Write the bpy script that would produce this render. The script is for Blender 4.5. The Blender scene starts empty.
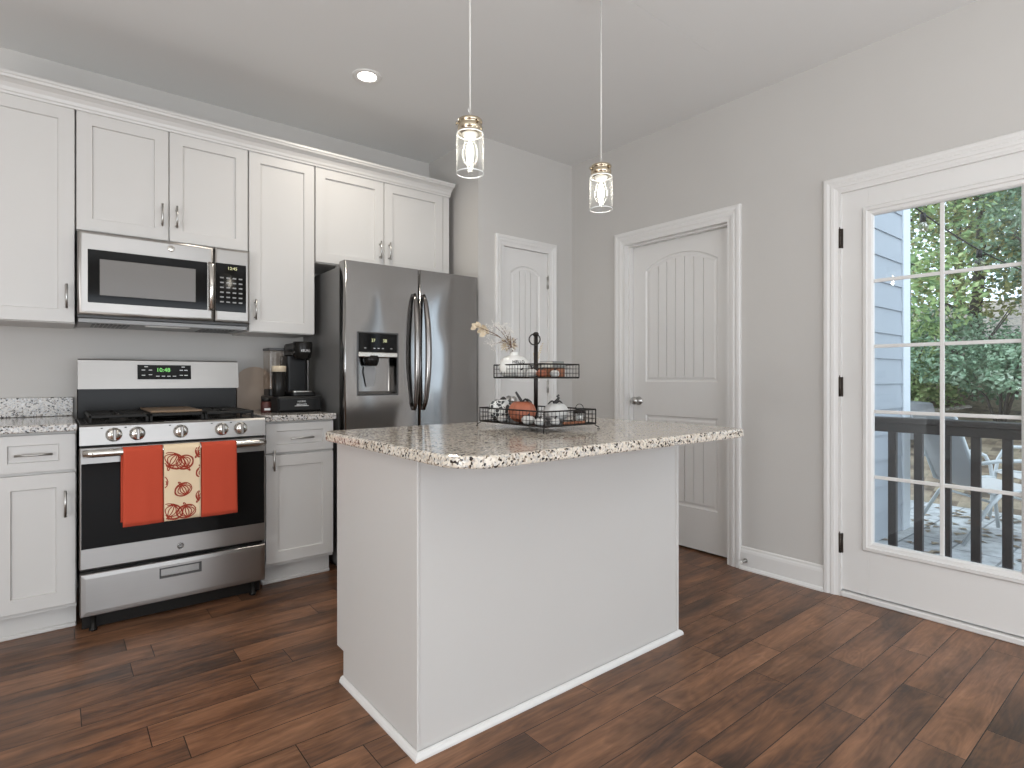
import bpy, bmesh, math, random
from mathutils import Vector, Matrix
R = math.radians
PI = math.pi
C = bpy.context.scene.collection
SC = bpy.context.scene
rnd = random.Random(7)

# ------------------------------------------------------------------ camera, world, light, exposure
cam_d = bpy.data.cameras.new('camera')
cam = bpy.data.objects.new('camera', cam_d)
C.objects.link(cam)
SC.camera = cam
cam_d.sensor_width = 36.0
cam_d.lens = 567.0 / 1024.0 * 36.0
cam_d.shift_y = -6.0 / 1024.0
cam_d.clip_start = 0.05
cam.location = (0, 0, 1.115)
cam.rotation_euler = (R(90), 0, -math.atan2(0.628, 0.7785))

world = bpy.data.worlds.new('sky')
SC.world = world
world.use_nodes = True
wn = world.node_tree.nodes
wbg = wn['Background']
wbg.inputs['Color'].default_value = (0.74, 0.86, 1.0, 1)
wbg.inputs['Strength'].default_value = 2.6

SC.view_settings.view_transform = 'Standard'
SC.view_settings.look = 'None'
SC.view_settings.gamma = 1.0
SC.view_settings.use_curve_mapping = False
SC.view_settings.exposure = 0.0
try:
    SC.cycles.use_denoising = True
    SC.cycles.max_bounces = 10
    SC.cycles.diffuse_bounces = 5
    SC.cycles.glossy_bounces = 4
    SC.cycles.transparent_max_bounces = 12
    SC.cycles.sample_clamp_indirect = 6.0
except Exception:
    pass


def area(name, loc, rot, sx, sy, power, col=(1, 1, 1)):
    d = bpy.data.lights.new(name, 'AREA')
    d.shape = 'RECTANGLE'
    d.size = sx
    d.size_y = sy
    d.energy = power
    d.color = col
    o = bpy.data.objects.new(name, d)
    o.location = loc
    o.rotation_euler = rot
    C.objects.link(o)
    return o


# daylight fill lights at unseen openings, sized tall and wide for low-level light
area('daylight_fill_rear', (0.5, -3.36, 1.22), (R(90), 0, 0), 4.6, 2.1, 46, (1.0, 0.975, 0.94))
area('daylight_fill_left', (-3.14, -0.6, 1.22), (R(90), 0, R(-90)), 2.6, 2.1, 38, (1.0, 0.975, 0.94))
# added up-facing fill lights without a lamp body, to brighten the ceiling
area('ceiling_fill_rear', (0.5, -1.0, 1.10), (R(180), 0, 0), 0.6, 0.6, 54, (1.0, 0.99, 0.97))
area('ceiling_fill_left', (-1.7, 1.0, 1.00), (R(180), 0, 0), 0.6, 0.6, 26, (1.0, 0.99, 0.97))


def sphere_fill(name, loc, power, r):
    d = bpy.data.lights.new(name, 'POINT')
    d.energy = power
    d.shadow_soft_size = r
    d.color = (1.0, 0.975, 0.94)
    o = bpy.data.objects.new(name, d)
    o.location = loc
    C.objects.link(o)


# added point lights out of view, lifting the low areas left and right
sphere_fill('low_fill_left', (-1.35, 0.92, 0.80), 34, 0.20)
sphere_fill('low_fill_right', (2.55, -0.75, 0.85), 13, 0.22)


# ------------------------------------------------------------------ materials
def newmat(name):
    m = bpy.data.materials.new(name)
    m.use_nodes = True
    nt = m.node_tree
    return m, nt, nt.nodes['Principled BSDF']


def P(name, col, rough=0.5, metal=0.0, emit=None, estr=0.0, spec=0.5, noise=0.0, nscale=30.0, bump=0.0, coat=0.0):
    m, nt, b = newmat(name)
    b.inputs['Base Color'].default_value = (*col, 1)
    b.inputs['Roughness'].default_value = rough
    b.inputs['Metallic'].default_value = metal
    b.inputs['Specular IOR Level'].default_value = spec
    if coat:
        b.inputs['Coat Weight'].default_value = coat
        b.inputs['Coat Roughness'].default_value = 0.08
    if emit:
        b.inputs['Emission Color'].default_value = (*emit, 1)
        b.inputs['Emission Strength'].default_value = estr
    n = nt.nodes.new('ShaderNodeTexNoise')
    n.inputs['Scale'].default_value = nscale
    n.inputs['Detail'].default_value = 4
    g = nt.nodes.new('ShaderNodeTexCoord')
    nt.links.new(g.outputs['Object'], n.inputs['Vector'])
    if noise:
        mx = nt.nodes.new('ShaderNodeMix')
        mx.data_type = 'RGBA'
        mx.inputs[6].default_value = (*[c * (1 - noise) for c in col], 1)
        mx.inputs[7].default_value = (*[min(1, c * (1 + noise)) for c in col], 1)
        nt.links.new(n.outputs['Fac'], mx.inputs[0])
        nt.links.new(mx.outputs[2], b.inputs['Base Color'])
    if bump:
        bp = nt.nodes.new('ShaderNodeBump')
        bp.inputs['Strength'].default_value = bump
        bp.inputs['Distance'].default_value = 0.002
        nt.links.new(n.outputs['Fac'], bp.inputs['Height'])
        nt.links.new(bp.outputs['Normal'], b.inputs['Normal'])
    return m


def steel(name, col, rough, axis='x', streak=700.0):
    """brushed stainless: fine streaks along one axis"""
    m, nt, b = newmat(name)
    b.inputs['Metallic'].default_value = 1.0
    g = nt.nodes.new('ShaderNodeTexCoord')
    mp = nt.nodes.new('ShaderNodeMapping')
    s = {'x': (1.5, streak, streak), 'z': (streak, streak, 1.5)}[axis]
    mp.inputs['Scale'].default_value = s
    n = nt.nodes.new('ShaderNodeTexNoise')
    n.inputs['Scale'].default_value = 1.0
    n.inputs['Detail'].default_value = 3
    nt.links.new(g.outputs['Object'], mp.inputs['Vector'])
    nt.links.new(mp.outputs['Vector'], n.inputs['Vector'])
    mx = nt.nodes.new('ShaderNodeMix')
    mx.data_type = 'RGBA'
    mx.inputs[6].default_value = (*[c * 0.96 for c in col], 1)
    mx.inputs[7].default_value = (*[c * 1.04 for c in col], 1)
    nt.links.new(n.outputs['Fac'], mx.inputs[0])
    nt.links.new(mx.outputs[2], b.inputs['Base Color'])
    rr = nt.nodes.new('ShaderNodeMapRange')
    rr.inputs['To Min'].default_value = rough * 0.85
    rr.inputs['To Max'].default_value = rough * 1.2
    nt.links.new(n.outputs['Fac'], rr.inputs['Value'])
    nt.links.new(rr.outputs['Result'], b.inputs['Roughness'])
    # gentle waviness of sheet metal
    w = nt.nodes.new('ShaderNodeTexNoise')
    w.inputs['Scale'].default_value = 3.2
    w.inputs['Detail'].default_value = 0
    nt.links.new(g.outputs['Object'], w.inputs['Vector'])
    bp = nt.nodes.new('ShaderNodeBump')
    bp.inputs['Strength'].default_value = 0.35
    bp.inputs['Distance'].default_value = 0.02
    nt.links.new(w.outputs['Fac'], bp.inputs['Height'])
    nt.links.new(bp.outputs['Normal'], b.inputs['Normal'])
    b.inputs['Anisotropic'].default_value = 0.75
    tg = nt.nodes.new('ShaderNodeCombineXYZ')
    tg.inputs[2].default_value = 1.0
    nt.links.new(tg.outputs[0], b.inputs['Tangent'])
    return m


def ramp(nt, stops, interp='LINEAR'):
    r = nt.nodes.new('ShaderNodeValToRGB')
    e = r.color_ramp
    e.interpolation = interp
    e.elements[0].position = stops[0][0]
    e.elements[0].color = (*stops[0][1], 1)
    e.elements[1].position = stops[-1][0]
    e.elements[1].color = (*stops[-1][1], 1)
    for p, c in stops[1:-1]:
        k = e.elements.new(p)
        k.color = (*c, 1)
    return r


def math_node(nt, op, a, b=None, clamp=False):
    m = nt.nodes.new('ShaderNodeMath')
    m.operation = op
    m.use_clamp = clamp
    for i, v in enumerate((a, b)):
        if v is None:
            continue
        if isinstance(v, (int, float)):
            m.inputs[i].default_value = v
        else:
            nt.links.new(v, m.inputs[i])
    return m.outputs[0]


def granite(name, tint):
    m, nt, b = newmat(name)
    g = nt.nodes.new('ShaderNodeNewGeometry')
    nz = nt.nodes.new('ShaderNodeTexNoise')
    nz.inputs['Scale'].default_value = 90
    nz.inputs['Detail'].default_value = 2
    nt.links.new(g.outputs['Position'], nz.inputs['Vector'])
    ad = nt.nodes.new('ShaderNodeVectorMath')
    ad.operation = 'MULTIPLY_ADD'
    ad.inputs[1].default_value = (0.012, 0.012, 0.012)
    nt.links.new(nz.outputs['Color'], ad.inputs[0])
    nt.links.new(g.outputs['Position'], ad.inputs[2])
    v = nt.nodes.new('ShaderNodeTexVoronoi')
    v.inputs['Scale'].default_value = 165
    nt.links.new(ad.outputs[0], v.inputs['Vector'])
    sx = nt.nodes.new('ShaderNodeSeparateColor')
    nt.links.new(v.outputs['Color'], sx.inputs[0])
    n2 = nt.nodes.new('ShaderNodeTexNoise')
    n2.inputs['Scale'].default_value = 34
    n2.inputs['Detail'].default_value = 3
    nt.links.new(g.outputs['Position'], n2.inputs['Vector'])
    mixv = math_node(nt, 'ADD', math_node(nt, 'MULTIPLY', sx.outputs[0], 0.72), math_node(nt, 'MULTIPLY', n2.outputs['Fac'], 0.52))
    t = tint
    r = ramp(nt, [(0.0, (0.010, 0.008, 0.008)), (0.335, (0.03 * t[0], 0.022 * t[1], 0.020 * t[2])),
                  (0.36, (0.24 * t[0], 0.19 * t[1], 0.14 * t[2])), (0.40, (0.40 * t[0], 0.34 * t[1], 0.29 * t[2])),
                  (0.47, (0.68 * t[0], 0.62 * t[1], 0.54 * t[2])), (0.72, (0.80 * t[0], 0.75 * t[1], 0.68 * t[2])),
                  (0.86, (0.42 * t[0], 0.41 * t[1], 0.40 * t[2])), (1.0, (0.85 * t[0], 0.82 * t[1], 0.78 * t[2]))])
    nt.links.new(mixv, r.inputs[0])
    nt.links.new(r.outputs[0], b.inputs['Base Color'])
    b.inputs['Roughness'].default_value = 0.10
    b.inputs['Specular IOR Level'].default_value = 0.5
    return m


def wood_floor():
    m, nt, b = newmat('hand_scraped_wood')
    g = nt.nodes.new('ShaderNodeNewGeometry')
    mp = nt.nodes.new('ShaderNodeMapping')
    mp.inputs['Location'].default_value = (0.35, 0.065, 0)
    nt.links.new(g.outputs['Position'], mp.inputs['Vector'])
    br = nt.nodes.new('ShaderNodeTexBrick')
    br.offset = 0.37
    br.offset_frequency = 2
    br.squash = 0.72
    br.squash_frequency = 3
    br.inputs['Scale'].default_value = 1.0
    br.inputs['Brick Width'].default_value = 0.92
    br.inputs['Row Height'].default_value = 0.13
    br.inputs['Mortar Size'].default_value = 0.0016
    br.inputs['Mortar Smooth'].default_value = 0.3
    br.inputs['Bias'].default_value = 0.0
    br.inputs['Color1'].default_value = (0, 0, 0, 1)
    br.inputs['Color2'].default_value = (1, 1, 1, 1)
    br.inputs['Mortar'].default_value = (0.5, 0.5, 0.5, 1)
    nt.links.new(mp.outputs[0], br.inputs['Vector'])
    # each board shifts the grain
    sh = nt.nodes.new('ShaderNodeVectorMath')
    sh.operation = 'MULTIPLY_ADD'
    sh.inputs[1].default_value = (7.3, 3.1, 5.7)
    nt.links.new(br.outputs['Color'], sh.inputs[0])
    nt.links.new(g.outputs['Position'], sh.inputs[2])

    def noise(scale, detail, rough=0.55, dist=0.0):
        mm = nt.nodes.new('ShaderNodeMapping')
        mm.inputs['Scale'].default_value = scale
        nt.links.new(sh.outputs[0], mm.inputs['Vector'])
        n = nt.nodes.new('ShaderNodeTexNoise')
        n.inputs['Scale'].default_value = 1.0
        n.inputs['Detail'].default_value = detail
        n.inputs['Roughness'].default_value = rough
        n.inputs['Distortion'].default_value = dist
        nt.links.new(mm.outputs[0], n.inputs['Vector'])
        return n.outputs['Fac']
    grain = noise((3.0, 46, 1), 5, 0.65, 0.6)
    patch = noise((2.6, 9.0, 1), 4, 0.6, 0.35)
    fig = noise((2.2, 9.0, 1), 1, 0.4, 1.4)
    rings = math_node(nt, 'PINGPONG', math_node(nt, 'MULTIPLY', fig, 14.0), 1.0)
    sepb = nt.nodes.new('ShaderNodeSeparateColor')
    nt.links.new(br.outputs['Color'], sepb.inputs[0])
    val = math_node(nt, 'MULTIPLY', sepb.outputs[0], 0.17)
    val = math_node(nt, 'ADD', val, math_node(nt, 'MULTIPLY', grain, 0.46))
    val = math_node(nt, 'ADD', val, math_node(nt, 'MULTIPLY', patch, 0.70))
    val = math_node(nt, 'ADD', val, math_node(nt, 'MULTIPLY', rings, 0.07))
    val = math_node(nt, 'SUBTRACT', val, 0.155)
    r = ramp(nt, [(0.20, (0.030, 0.019, 0.014)), (0.38, (0.082, 0.044, 0.028)), (0.54, (0.168, 0.080, 0.042)),
                  (0.70, (0.27, 0.132, 0.070)), (0.92, (0.42, 0.22, 0.125))])
    nt.links.new(val, r.inputs[0])
    mx = nt.nodes.new('ShaderNodeMix')
    mx.data_type = 'RGBA'
    nt.links.new(br.outputs['Fac'], mx.inputs[0])
    smoke = noise((1.6, 5.0, 1), 4, 0.62, 0.5)
    sr = ramp(nt, [(0.36, (0.58, 0.60, 0.62)), (0.52, (1, 1, 1))])
    nt.links.new(smoke, sr.inputs[0])
    sm = nt.nodes.new('ShaderNodeMix')
    sm.data_type = 'RGBA'
    sm.blend_type = 'MULTIPLY'
    sm.inputs[0].default_value = 1.0
    nt.links.new(r.outputs[0], sm.inputs[6])
    nt.links.new(sr.outputs[0], sm.inputs[7])
    nt.links.new(sm.outputs[2], mx.inputs[6])
    mx.inputs[7].default_value = (0.010, 0.006, 0.004, 1)
    nt.links.new(mx.outputs[2], b.inputs['Base Color'])
    rr = nt.nodes.new('ShaderNodeMapRange')
    rr.inputs['To Min'].default_value = 0.26
    rr.inputs['To Max'].default_value = 0.42
    nt.links.new(patch, rr.inputs['Value'])
    nt.links.new(rr.outputs[0], b.inputs['Roughness'])
    hgt = math_node(nt, 'ADD', math_node(nt, 'MULTIPLY', patch, 1.0), math_node(nt, 'MULTIPLY', grain, 0.25))
    hgt = math_node(nt, 'SUBTRACT', hgt, math_node(nt, 'MULTIPLY', br.outputs['Fac'], 1.2))
    bp = nt.nodes.new('ShaderNodeBump')
    bp.inputs['Strength'].default_value = 0.35
    bp.inputs['Distance'].default_value = 0.004
    nt.links.new(hgt, bp.inputs['Height'])
    nt.links.new(bp.outputs['Normal'], b.inputs['Normal'])
    b.inputs['Specular IOR Level'].default_value = 0.32
    return m


def thin_glass(name, tint=(1, 1, 1), refl=1.0, rough=0.0, glow_mix=0.0):
    m = bpy.data.materials.new(name)
    m.use_nodes = True
    nt = m.node_tree
    nt.nodes.clear()
    out = nt.nodes.new('ShaderNodeOutputMaterial')
    tr = nt.nodes.new('ShaderNodeBsdfTransparent')
    tr.inputs[0].default_value = (*tint, 1)
    gl = nt.nodes.new('ShaderNodeBsdfGlossy')
    gl.inputs['Roughness'].default_value = rough
    fr = nt.nodes.new('ShaderNodeLayerWeight')
    p5 = math_node(nt, 'POWER', fr.outputs['Facing'], 5.0)
    f = math_node(nt, 'ADD', math_node(nt, 'MULTIPLY', p5, 0.9 * refl), 0.04 * refl, True)
    body = tr.outputs[0]
    if glow_mix:  # translucent white, stronger at the edges, stands in for bulb glow in the glass
        tl = nt.nodes.new('ShaderNodeBsdfTranslucent')
        tl.inputs[0].default_value = (0.9, 0.92, 0.92, 1)
        m2 = nt.nodes.new('ShaderNodeMixShader')
        df = math_node(nt, 'ADD', math_node(nt, 'MULTIPLY', math_node(nt, 'POWER', fr.outputs['Facing'], 4.0), 0.6), glow_mix, True)
        nt.links.new(df, m2.inputs[0])
        nt.links.new(tr.outputs[0], m2.inputs[1])
        nt.links.new(tl.outputs[0], m2.inputs[2])
        body = m2.outputs[0]
    mx = nt.nodes.new('ShaderNodeMixShader')
    nt.links.new(f, mx.inputs[0])
    nt.links.new(body, mx.inputs[1])
    nt.links.new(gl.outputs[0], mx.inputs[2])
    nt.links.new(mx.outputs[0], out.inputs[0])
    return m


def pavers():
    m, nt, b = newmat('stone_pavers')
    g = nt.nodes.new('ShaderNodeNewGeometry')
    br = nt.nodes.new('ShaderNodeTexBrick')
    br.inputs['Scale'].default_value = 1.0
    br.inputs['Brick Width'].default_value = 0.46
    br.inputs['Row Height'].default_value = 0.30
    br.inputs['Mortar Size'].default_value = 0.008
    br.inputs['Color1'].default_value = (0.42, 0.42, 0.42, 1)
    br.inputs['Color2'].default_value = (0.60, 0.60, 0.59, 1)
    br.inputs['Mortar'].default_value = (0.25, 0.25, 0.25, 1)
    nt.links.new(g.outputs['Position'], br.inputs['Vector'])
    n = nt.nodes.new('ShaderNodeTexNoise')
    n.inputs['Scale'].default_value = 14
    n.inputs['Detail'].default_value = 6
    nt.links.new(g.outputs['Position'], n.inputs['Vector'])
    mx = nt.nodes.new('ShaderNodeMix')
    mx.data_type = 'RGBA'
    mx.blend_type = 'MULTIPLY'
    mx.inputs[0].default_value = 0.6
    nt.links.new(br.outputs['Color'], mx.inputs[6])
    r = ramp(nt, [(0.3, (0.45, 0.44, 0.42)), (0.6, (1, 1, 1))])
    nt.links.new(n.outputs['Fac'], r.inputs[0])
    nt.links.new(r.outputs[0], mx.inputs[7])
    nt.links.new(mx.outputs[2], b.inputs['Base Color'])
    b.inputs['Roughness'].default_value = 0.8
    return m


def leafy(name, cols, scale=3.0):
    m, nt, b = newmat(name)
    g = nt.nodes.new('ShaderNodeNewGeometry')
    n = nt.nodes.new('ShaderNodeTexNoise')
    n.inputs['Scale'].default_value = scale
    n.inputs['Detail'].default_value = 3
    nt.links.new(g.outputs['Position'], n.inputs['Vector'])
    w = nt.nodes.new('ShaderNodeTexWhiteNoise')
    sn = nt.nodes.new('ShaderNodeVectorMath')
    sn.operation = 'SNAP'
    sn.inputs[1].default_value = (0.12, 0.12, 0.12)
    nt.links.new(g.outputs['Position'], sn.inputs[0])
    nt.links.new(sn.outputs[0], w.inputs['Vector'])
    v = math_node(nt, 'ADD', math_node(nt, 'MULTIPLY', n.outputs['Fac'], 0.6), math_node(nt, 'MULTIPLY', w.outputs['Value'], 0.4))
    k = len(cols) - 1
    r = ramp(nt, [(0.2 + 0.6 * i / k, c) for i, c in enumerate(cols)])
    nt.links.new(v, r.inputs[0])
    nt.links.new(r.outputs[0], b.inputs['Base Color'])
    b.inputs['Roughness'].default_value = 0.55
    b.inputs['Transmission Weight'].default_value = 0.0
    return m


def leaf_pattern():
    """white pumpkin cloth with dark leaf shaped blotches"""
    m, nt, b = newmat('leaf_print_fabric')
    g = nt.nodes.new('ShaderNodeTexCoord')
    v = nt.nodes.new('ShaderNodeTexVoronoi')
    v.inputs['Scale'].default_value = 62
    v.feature = 'DISTANCE_TO_EDGE'
    nt.links.new(g.outputs['Object'], v.inputs['Vector'])
    v2 = nt.nodes.new('ShaderNodeTexVoronoi')
    v2.inputs['Scale'].default_value = 62
    nt.links.new(g.outputs['Object'], v2.inputs['Vector'])
    s = nt.nodes.new('ShaderNodeSeparateColor')
    nt.links.new(v2.outputs['Color'], s.inputs[0])
    a = math_node(nt, 'GREATER_THAN', v.outputs['Distance'], 0.07)
    c = math_node(nt, 'GREATER_THAN', s.outputs[0], 0.30)
    f = math_node(nt, 'MULTIPLY', a, c)
    mx = nt.nodes.new('ShaderNodeMix')
    mx.data_type = 'RGBA'
    mx.inputs[6].default_value = (0.78, 0.78, 0.75, 1)
    mx.inputs[7].default_value = (0.07, 0.075, 0.075, 1)
    nt.links.new(f, mx.inputs[0])
    nt.links.new(mx.outputs[2], b.inputs['Base Color'])
    b.inputs['Roughness'].default_value = 0.8
    return m


M = {
    'wall': P('greige_wall_paint', (0.53, 0.512, 0.487), 0.65, noise=0.015, nscale=6, bump=0.03),
    'ceiling': P('ceiling_paint', (0.72, 0.72, 0.71), 0.8, noise=0.01, nscale=4, bump=0.03),
    'trim': P('white_trim_paint', (0.70, 0.688, 0.668), 0.38, noise=0.01, nscale=5),
    'cab': P('white_cabinet_paint', (0.575, 0.56, 0.538), 0.34, noise=0.01, nscale=5),
    'island': P('island_white_paint', (0.56, 0.543, 0.52), 0.45, noise=0.012, nscale=4),
    'gap': P('cabinet_shadow_gap', (0.25, 0.245, 0.24), 0.6),
    'floor': wood_floor(),
    'granite': granite('island_granite', (0.93, 0.90, 0.85)),
    'granite2': granite('wall_counter_granite', (0.76, 0.775, 0.80)),
    'steel': steel('brushed_stainless', (0.38, 0.363, 0.345), 0.32, 'x'),
    'steelv': steel('brushed_stainless_upright', (0.32, 0.312, 0.305), 0.115, 'z'),
    'handle_steel': P('dark_polished_steel', (0.26, 0.245, 0.235), 0.18, 1.0),
    'chrome': P('polished_nickel', (0.72, 0.70, 0.66), 0.14, 1.0),
    'nickel': P('satin_nickel', (0.50, 0.49, 0.47), 0.3, 1.0),
    'brass': P('aged_brass', (0.56, 0.48, 0.36), 0.2, 1.0),
    'black': P('black_enamel', (0.012, 0.011, 0.010), 0.25, spec=0.2),
    'blackglass': P('black_glass', (0.006, 0.006, 0.006), 0.06, spec=0.2),
    'blackplastic': P('black_plastic', (0.012, 0.012, 0.012), 0.32, spec=0.25),
    'iron': P('cast_iron', (0.02, 0.019, 0.018), 0.5, 0.3, spec=0.25, bump=0.2, nscale=200),
    'griddle': P('seasoned_griddle', (0.20, 0.135, 0.085), 0.42, 0.2, noise=0.25, nscale=12),
    'mesh_glass': P('oven_window_mesh', (0.17, 0.16, 0.15), 0.2, noise=0.05, nscale=300),
    'fridge_side': P('fridge_side_grey', (0.20, 0.196, 0.19), 0.42, 0.3, bump=0.1, nscale=300),
    'darkgrey': P('dark_grey_plastic', (0.06, 0.06, 0.06), 0.4),
    'midgrey': P('mid_grey_plastic', (0.30, 0.30, 0.30), 0.4),
    'print': P('pale_print', (0.75, 0.75, 0.75), 0.5),
    'greenled': P('green_led', (0.1, 0.5, 0.1), 0.4, emit=(0.35, 0.9, 0.25), estr=0.7),
    'amberled': P('pale_amber_led', (0.5, 0.5, 0.3), 0.4, emit=(0.85, 0.85, 0.45), estr=0.6),
    'orange_cloth': P('rust_orange_cotton', (0.50, 0.062, 0.026), 0.9, noise=0.06, nscale=400, bump=0.3),
    'cream_cloth': P('cream_cotton', (0.78, 0.62, 0.42), 0.9, noise=0.04, nscale=400, bump=0.3),
    'red_ink': P('rust_red_ink', (0.30, 0.035, 0.015), 0.9),
    'bronze': P('dark_bronze_wire', (0.018, 0.014, 0.012), 0.38, 0.5),
    'hinge': P('oil_rubbed_hinge', (0.045, 0.035, 0.028), 0.4, 0.6),
    'ceramic': P('white_ceramic', (0.78, 0.77, 0.73), 0.28),
    'pump_orange': P('orange_pumpkin', (0.40, 0.13, 0.07), 0.5, noise=0.15, nscale=30),
    'pump_white': P('white_pumpkin', (0.70, 0.69, 0.66), 0.7, noise=0.08, nscale=40),
    'pump_leaf': leaf_pattern(),
    'stem': P('dark_twisted_stem', (0.045, 0.042, 0.04), 0.7, noise=0.2, nscale=60),
    'bead': P('orange_wood_beads', (0.30, 0.12, 0.06), 0.5, noise=0.15, nscale=50),
    'straw': P('dried_flower_cream', (0.62, 0.52, 0.38), 0.9, noise=0.2, nscale=60),
    'twig': P('dried_brown_twig', (0.16, 0.09, 0.055), 0.9, noise=0.2, nscale=60),
    'bud': P('white_dried_buds', (0.80, 0.77, 0.72), 0.9),
    'book': P('grey_book_cloth', (0.22, 0.225, 0.21), 0.7, noise=0.1, nscale=80),
    'paper': P('book_pages', (0.66, 0.63, 0.56), 0.9),
    'board': P('pale_maple_board', (0.42, 0.33, 0.26), 0.55, noise=0.15, nscale=9),
    'jar_red': P('dark_red_label', (0.07, 0.018, 0.014), 0.5, noise=0.3, nscale=60),
    'glass': thin_glass('clear_pane', (0.96, 0.98, 0.98), 1.0),
    'lampglass': thin_glass('clear_lamp_glass', (0.985, 0.99, 0.99), 0.9, 0.0, 0.035),
    'bulbglass': thin_glass('clear_bulb_glass', (0.985, 0.99, 0.99), 0.9, 0.0, 0.008),
    'rimglass': P('bright_glass_rim', (0.85, 0.88, 0.88), 0.1),
    'water': thin_glass('smoked_tank', (0.88, 0.84, 0.80), 1.2, 0.05),
    'filament': P('glowing_filament', (1, 0.9, 0.7), 0.5, emit=(1.0, 0.93, 0.80), estr=42),
    'led': P('lamp_diffuser', (1, 1, 1), 0.5, emit=(1.0, 0.93, 0.82), estr=14),
    'cord': P('clear_white_cord', (0.66, 0.65, 0.62), 0.4),
    'siding': P('pale_lap_siding', (0.40, 0.425, 0.46), 0.6, noise=0.03, nscale=10),
    'exttrim': P('white_exterior_trim', (0.74, 0.77, 0.80), 0.5),
    'rail': P('dark_stained_railing', (0.055, 0.045, 0.042), 0.55, noise=0.2, nscale=18),
    'deck': P('porch_boards', (0.40, 0.41, 0.42), 0.7, noise=0.1, nscale=10),
    'pavers': pavers(),
    'chairmetal': P('pale_patio_chair_tube', (0.60, 0.62, 0.62), 0.35, 0.1),
    'sling': P('taupe_sling_mesh', (0.55, 0.53, 0.51), 0.8, noise=0.1, nscale=200),
    'litter': leafy('leaf_litter', [(0.05, 0.04, 0.03), (0.18, 0.13, 0.09), (0.34, 0.27, 0.19), (0.14, 0.12, 0.08)], 9),
    'leaf_a': leafy('bright_green_leaves', [(0.09, 0.16, 0.06), (0.22, 0.33, 0.12), (0.40, 0.50, 0.20), (0.62, 0.66, 0.34)], 1.6),
    'leaf_b': leafy('blue_green_leaves', [(0.07, 0.12, 0.07), (0.16, 0.26, 0.15), (0.30, 0.42, 0.27), (0.52, 0.60, 0.46)], 1.6),
    'leaf_c': leafy('autumn_leaves', [(0.14, 0.17, 0.06), (0.33, 0.36, 0.14), (0.54, 0.52, 0.22), (0.62, 0.46, 0.22)], 1.6),
    'bark': P('tree_bark', (0.09, 0.075, 0.062), 0.9, noise=0.35, nscale=18, bump=0.5),
    'stone': P('grey_stone_cap', (0.25, 0.25, 0.26), 0.8, noise=0.15, nscale=12),
}


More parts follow.
